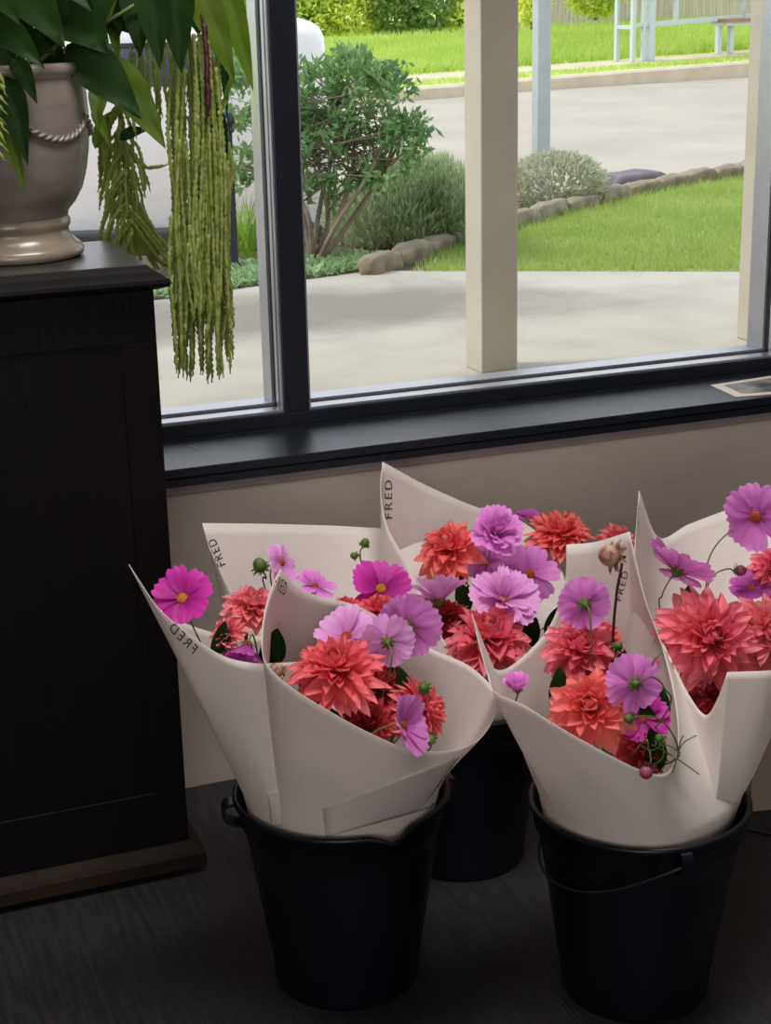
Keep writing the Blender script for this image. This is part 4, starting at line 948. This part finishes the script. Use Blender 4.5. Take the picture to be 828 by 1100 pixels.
n = 42000; s_ = RNG.uniform(-6, 14, n); o_ = 2.4+RNG.uniform(0, 1, n)**1.2*6.8
bz = np.array([kp(a, b, bank_z(b)) for a, b in zip(s_, o_)])
tag(blades('bank_grass', bz, .20, .03, M['bankgrass'], .8), 'tall bright grass on the bank behind the footpath', 'grass', kind='stuff')
n = 9000; s_ = RNG.uniform(-6, 14, n); o_ = RNG.uniform(.32, 1.28, n)
bz = np.array([kp(a, b, .15) for a, b in zip(s_, o_)])
tag(blades('verge_grass', bz, .05, .02, M['bankgrass'], .8), 'short grass on the verge between kerb and footpath', 'grass', kind='stuff')
# sign pole near the road
c = PZ(581,172,0); Dp = depth(c); hw = 16.5*Dp/F_PX/2
po, Mx = empty('sign_pole', (c[0], c[1], rz(c[0], c[1]))); tag(po, 'square galvanised pole behind the silver bush', 'pole')
MB().box(c[0]-hw, c[0]+hw*.85, c[1]-hw, c[1]+hw*.85, rz(c[0], c[1]), 2.6).build('post', M['galv'], po, False, bevel=.008, world=Mx)
MB().lathe([(0,2.62),(hw*1.1,2.615),(hw*1.1,2.58),(0,2.58)], (c[0],c[1],0), 4).build('cap', M['galv'], po, False, world=Mx)

# bus shelter
def gp(px, py): # point on the bank side surface seen at a pixel, on the footpath level
    best = None
    for o in np.linspace(1.2, 4.0, 120):
        # find s so that the point projects to px
        lo, hi = -10, 25
        for _ in range(40):
            mid = (lo+hi)/2
            if pix(kp(mid, o, .15+(o-1.3)*.024))[0] < px: lo = mid
            else: hi = mid
        P = kp(lo, o, .15+(o-1.3)*.024); e = abs(pix(P)[1]-py)
        if best is None or e < best[0]: best = (e, P)
    return best[1]
def up_to(P, py): return np.array([P[0], P[1], PD(pix(P)[0], py, depth(P))[2]])
bs0 = gp(693,66); bsr, Mx = empty('bus_shelter', bs0); tag(bsr, 'pale grey framed bus shelter with glass panels across the road', 'bus shelter')
TOPZ = bs0[2]+2.35
posts = {}
for (px, py, rad) in ((662,66,.035),(679,67,.035),(690,66,.03),(697,65,.065),(860,50,.07)):
    P = gp(px, py); posts[px] = P
    MB().obox((P[0], P[1], (P[2]+TOPZ)/2), u_, n_, (0,0,1), rad, rad, (TOPZ-P[2])/2).build('post', M['shelter'], bsr, False, bevel=.006, world=Mx)
ra, rb2 = posts[697].copy(), posts[860].copy(); zr = up_to(posts[697], 26)[2]
def bar(a, b, h, d, nme, m):
    a, b = np.array(a), np.array(b); t_ = b-a; l_ = np.linalg.norm(t_); t_ /= l_; s2 = np.cross(t_, (0,0,1)) if abs(t_[2]) < .9 else np.array(n_); s2 /= np.linalg.norm(s2)
    return MB().obox((a+b)/2, t_, s2, np.cross(s2, t_), l_/2, d, h).build(nme, m, bsr, False, bevel=.004, world=Mx)
def lv(P, z): return np.array([P[0], P[1], z])
zr2 = zr+.10
bar(lv(posts[697], zr), lv(posts[860], zr2), .04, .03, 'rail', M['shelter']); bar(lv(posts[662], up_to(posts[662],29)[2]), lv(posts[679], up_to(posts[679],29)[2]), .03, .03, 'rail', M['shelter'])
bar(lv(posts[679], up_to(posts[679],27)[2]), lv(posts[697], zr), .03, .03, 'rail', M['shelter'])
mm = posts[697]*.845+posts[860]*.155; bar(lv(mm, zr), lv(mm, TOPZ), .035, .03, 'mullion', M['shelter'])
mm2 = posts[697]*.42+posts[860]*.58; bar(lv(mm2, zr), lv(mm2, TOPZ), .05, .03, 'mullion', M['galv'])
for a, b in ((posts[662], posts[679]), (posts[697], mm), (mm, posts[860])):
    a2, b2 = np.array(a), np.array(b); t_ = b2-a2; t_[2] = 0; l_ = np.linalg.norm(t_); t_ /= l_; s2 = np.array([-t_[1], t_[0], 0]); z0 = zr+.05
    MB().obox(lv((a2+b2)/2, (z0+TOPZ)/2), t_, s2, (0,0,1), l_/2, .005, (TOPZ-z0)/2).build('glass_panel', M['shelterglass'], bsr, False, world=Mx)
rc = (posts[679]+posts[860])/2
MB().obox(lv(rc, TOPZ+.04), u_, n_, (0,0,1), np.linalg.norm(posts[860]-posts[662])/2+.2, .8, .04).build('roof', M['shelter'], bsr, False, bevel=.01, world=Mx)
# bench
l1, l2 = gp(771,58), gp(784,57.5); zt = up_to(l1, 20.5)[2]
be, Mx = empty('bench', l1); tag(be, 'bench with brown timber seat and pale legs in the bus shelter', 'bench')
for P in (l1, l2, l1+u_*1.8, l2+u_*1.8): MB().obox((P[0], P[1], (P[2]+zt-.05)/2), u_, n_, (0,0,1), .045, .04, (zt-.05-P[2])/2).build('leg', M['shelter'], be, False, bevel=.004, world=Mx)
cs = (l1+l2)/2+u_*.9
MB().obox((cs[0], cs[1], zt-.075), u_, n_, (0,0,1), 1.05, .18, .03).build('seat_frame', M['shelter'], be, False, world=Mx)
MB().obox((cs[0], cs[1], zt-.02), u_, n_, (0,0,1), 1.1, .22, .025).build('seat', M['bench'], be, False, bevel=.006, world=Mx)
# paling fence
fb = kp(0, 9.3, bank_z(9.3)); fn, Mx = empty('paling_fence', fb); tag(fn, 'pale weathered paling fence at the top of the grass bank', 'fence')
mb = MB()
for i in range(95):
    s_ = 8.9+i*.105; P = kp(s_, 9.4, bank_z(9.4)); mb.obox((P[0], P[1], P[2]+.85+.015*math.sin(i*1.7)), u_, n_, (0,0,1), .049, .01, .9)
mb.build('palings', M['fence'], fn, False, world=Mx)
for z_ in (.35, 1.4):
    a, b = kp(8.8, 9.45, bank_z(9.4)+z_), kp(18.95, 9.45, bank_z(9.4)+z_); t_ = b-a; l_ = np.linalg.norm(t_); t_ /= l_
    MB().obox((a+b)/2, t_, n_, (0,0,1), l_/2, .03, .04).build('rail', M['fence'], fn, False, world=Mx)
# hedge bushes at the top of the bank
HB = [(335,22,30,22,'hedge','yellow green bush at the top of the bank above the white van'), (380,14,34,24,'hedge','yellow green bush, tallest of those behind the grass bank'), (425,12,30,22,'hedged','darker green bush in the middle of the bank top'), (470,10,34,24,'hedged','dark green bush left of the veranda post on the bank top'), (410,-22,70,30,'hedge','high pale green bush behind the others on the bank'), (495,18,16,14,'hedge','small pale bush next to the veranda post on the bank top'), (572,2,14,22,'hedge','yellow leaved bush at the fence beside the galvanised pole'), (640,-8,30,22,'hedge','sparse bush in front of the paling fence'), (300,0,40,34,'hedged','dark bush on the bank behind the mullion')]
for (x, y, rx, ry, m_, lab) in HB:
    Db = 30.5 if x in (572, 640) else 33.5; c = PD(x, y, Db); g_, Mx = empty('bush', c-np.array([0,0,ry*Db/F_PX])); tag(g_, lab, 'bush', 'bushes on top of the bank')
    q_, p = ellip(c, (rx*Db/F_PX*1.1, .5 if Db > 31 else .3, ry*Db/F_PX*1.1), int(rx*ry*2.0), .4); leafcloud('foliage', q_, .16, .08, M[m_], g_, Mx, .2, p*.6)
    MB().tube([c-np.array([0,0,ry*Db/F_PX*1.3]), c], .05, 6).build('stem', M['bark'], g_, world=Mx)

# orange paving and drive beside the van
br = MB(); a, b = PZ(60,262,-.40), PZ(360,245,-.40)
structure(MB().add([(-3,7.35,-.16),(3.0,7.9,-.16),(3.0,8.9,-.27),(-3,8.7,-.27)], [(0,1,2,3)]).build('paved_path', M['brick'], smooth=False), 'orange brick paving below the white van', 'path')
# van, seen from behind
vc = PD(216,250,9.95); vd = np.array([vc[0], vc[1], 0]); vd /= np.linalg.norm(vd); vs = np.array([vd[1], -vd[0], 0]); gz = -.47
va, Mx = empty('van', (vc[0], vc[1], gz)); tag(va, 'white van parked beyond the shrub, seen from behind', 'van')
def VP(s, l, z): return np.array([vc[0], vc[1], 0])+vs*s+vd*l+np.array([0,0,z])
def section(hw_, z0, z1, r=.16, n=6):
    pts = [(-hw_, z0), (hw_, z0)]
    for i in range(n+1): a = i/n*PI/2; pts.append((hw_-.06-r+r*math.cos(a), z1-r+r*math.sin(a)))
    for i in range(n+1): a = PI/2+i/n*PI/2; pts.append((-hw_+.06+r+r*math.cos(a), z1-r+r*math.sin(a)))
    return pts
bodyG = []
for (l, hw_, z0, z1) in ((-.02,.80,-.02,1.10),(.0,.84,-.03,1.15),(.08,.86,-.05,1.175),(2.4,.86,-.05,1.19),(3.1,.85,-.05,1.05),(3.6,.83,-.05,.55),(4.3,.78,-.05,.42),(4.4,.74,0,.36)):
    bodyG.append([VP(s, l, z) for s, z in section(hw_, z0, z1, .14)])
bodyG = np.array(bodyG); n0 = bodyG.shape[1]
mb = MB(); V = bodyG.reshape(-1, 3); Fc = [(i*n0+j, i*n0+(j+1) % n0, (i+1)*n0+(j+1) % n0, (i+1)*n0+j) for i in range(len(bodyG)-1) for j in range(n0)]
Fc += [tuple(range(n0-1, -1, -1)), tuple((len(bodyG)-1)*n0+j for j in range(n0))]
mb.add(V, Fc).build('body', M['van'], va, world=Mx).modifiers.new('b', 'BEVEL').width = .01
MB().obox(VP(0,-.022,.93), vs, vd, (0,0,1), .56, .01, .115).build('rear_window', M['vanglass'], va, False, bevel=.008, world=Mx)
MB().obox(VP(0,-.03,1.055), vs, vd, (0,0,1), .57, .012, .012).build('wiper_trim', M['bumper'], va, False, world=Mx)
MB().obox(VP(0,-.06,-.09), vs, vd, (0,0,1), .86, .08, .075).build('bumper', M['bumper'], va, False, bevel=.02, world=Mx)
for s_ in (-1, 1):
    for l in (.65, 3.5):
        c = VP(s_*.76, l, gz+.30); MB().tube([c-vs*.10, c-vs*.08, c+vs*.08, c+vs*.10], [.27,.30,.30,.27], 28).build('wheel', M['tyre'], va, False, world=Mx)
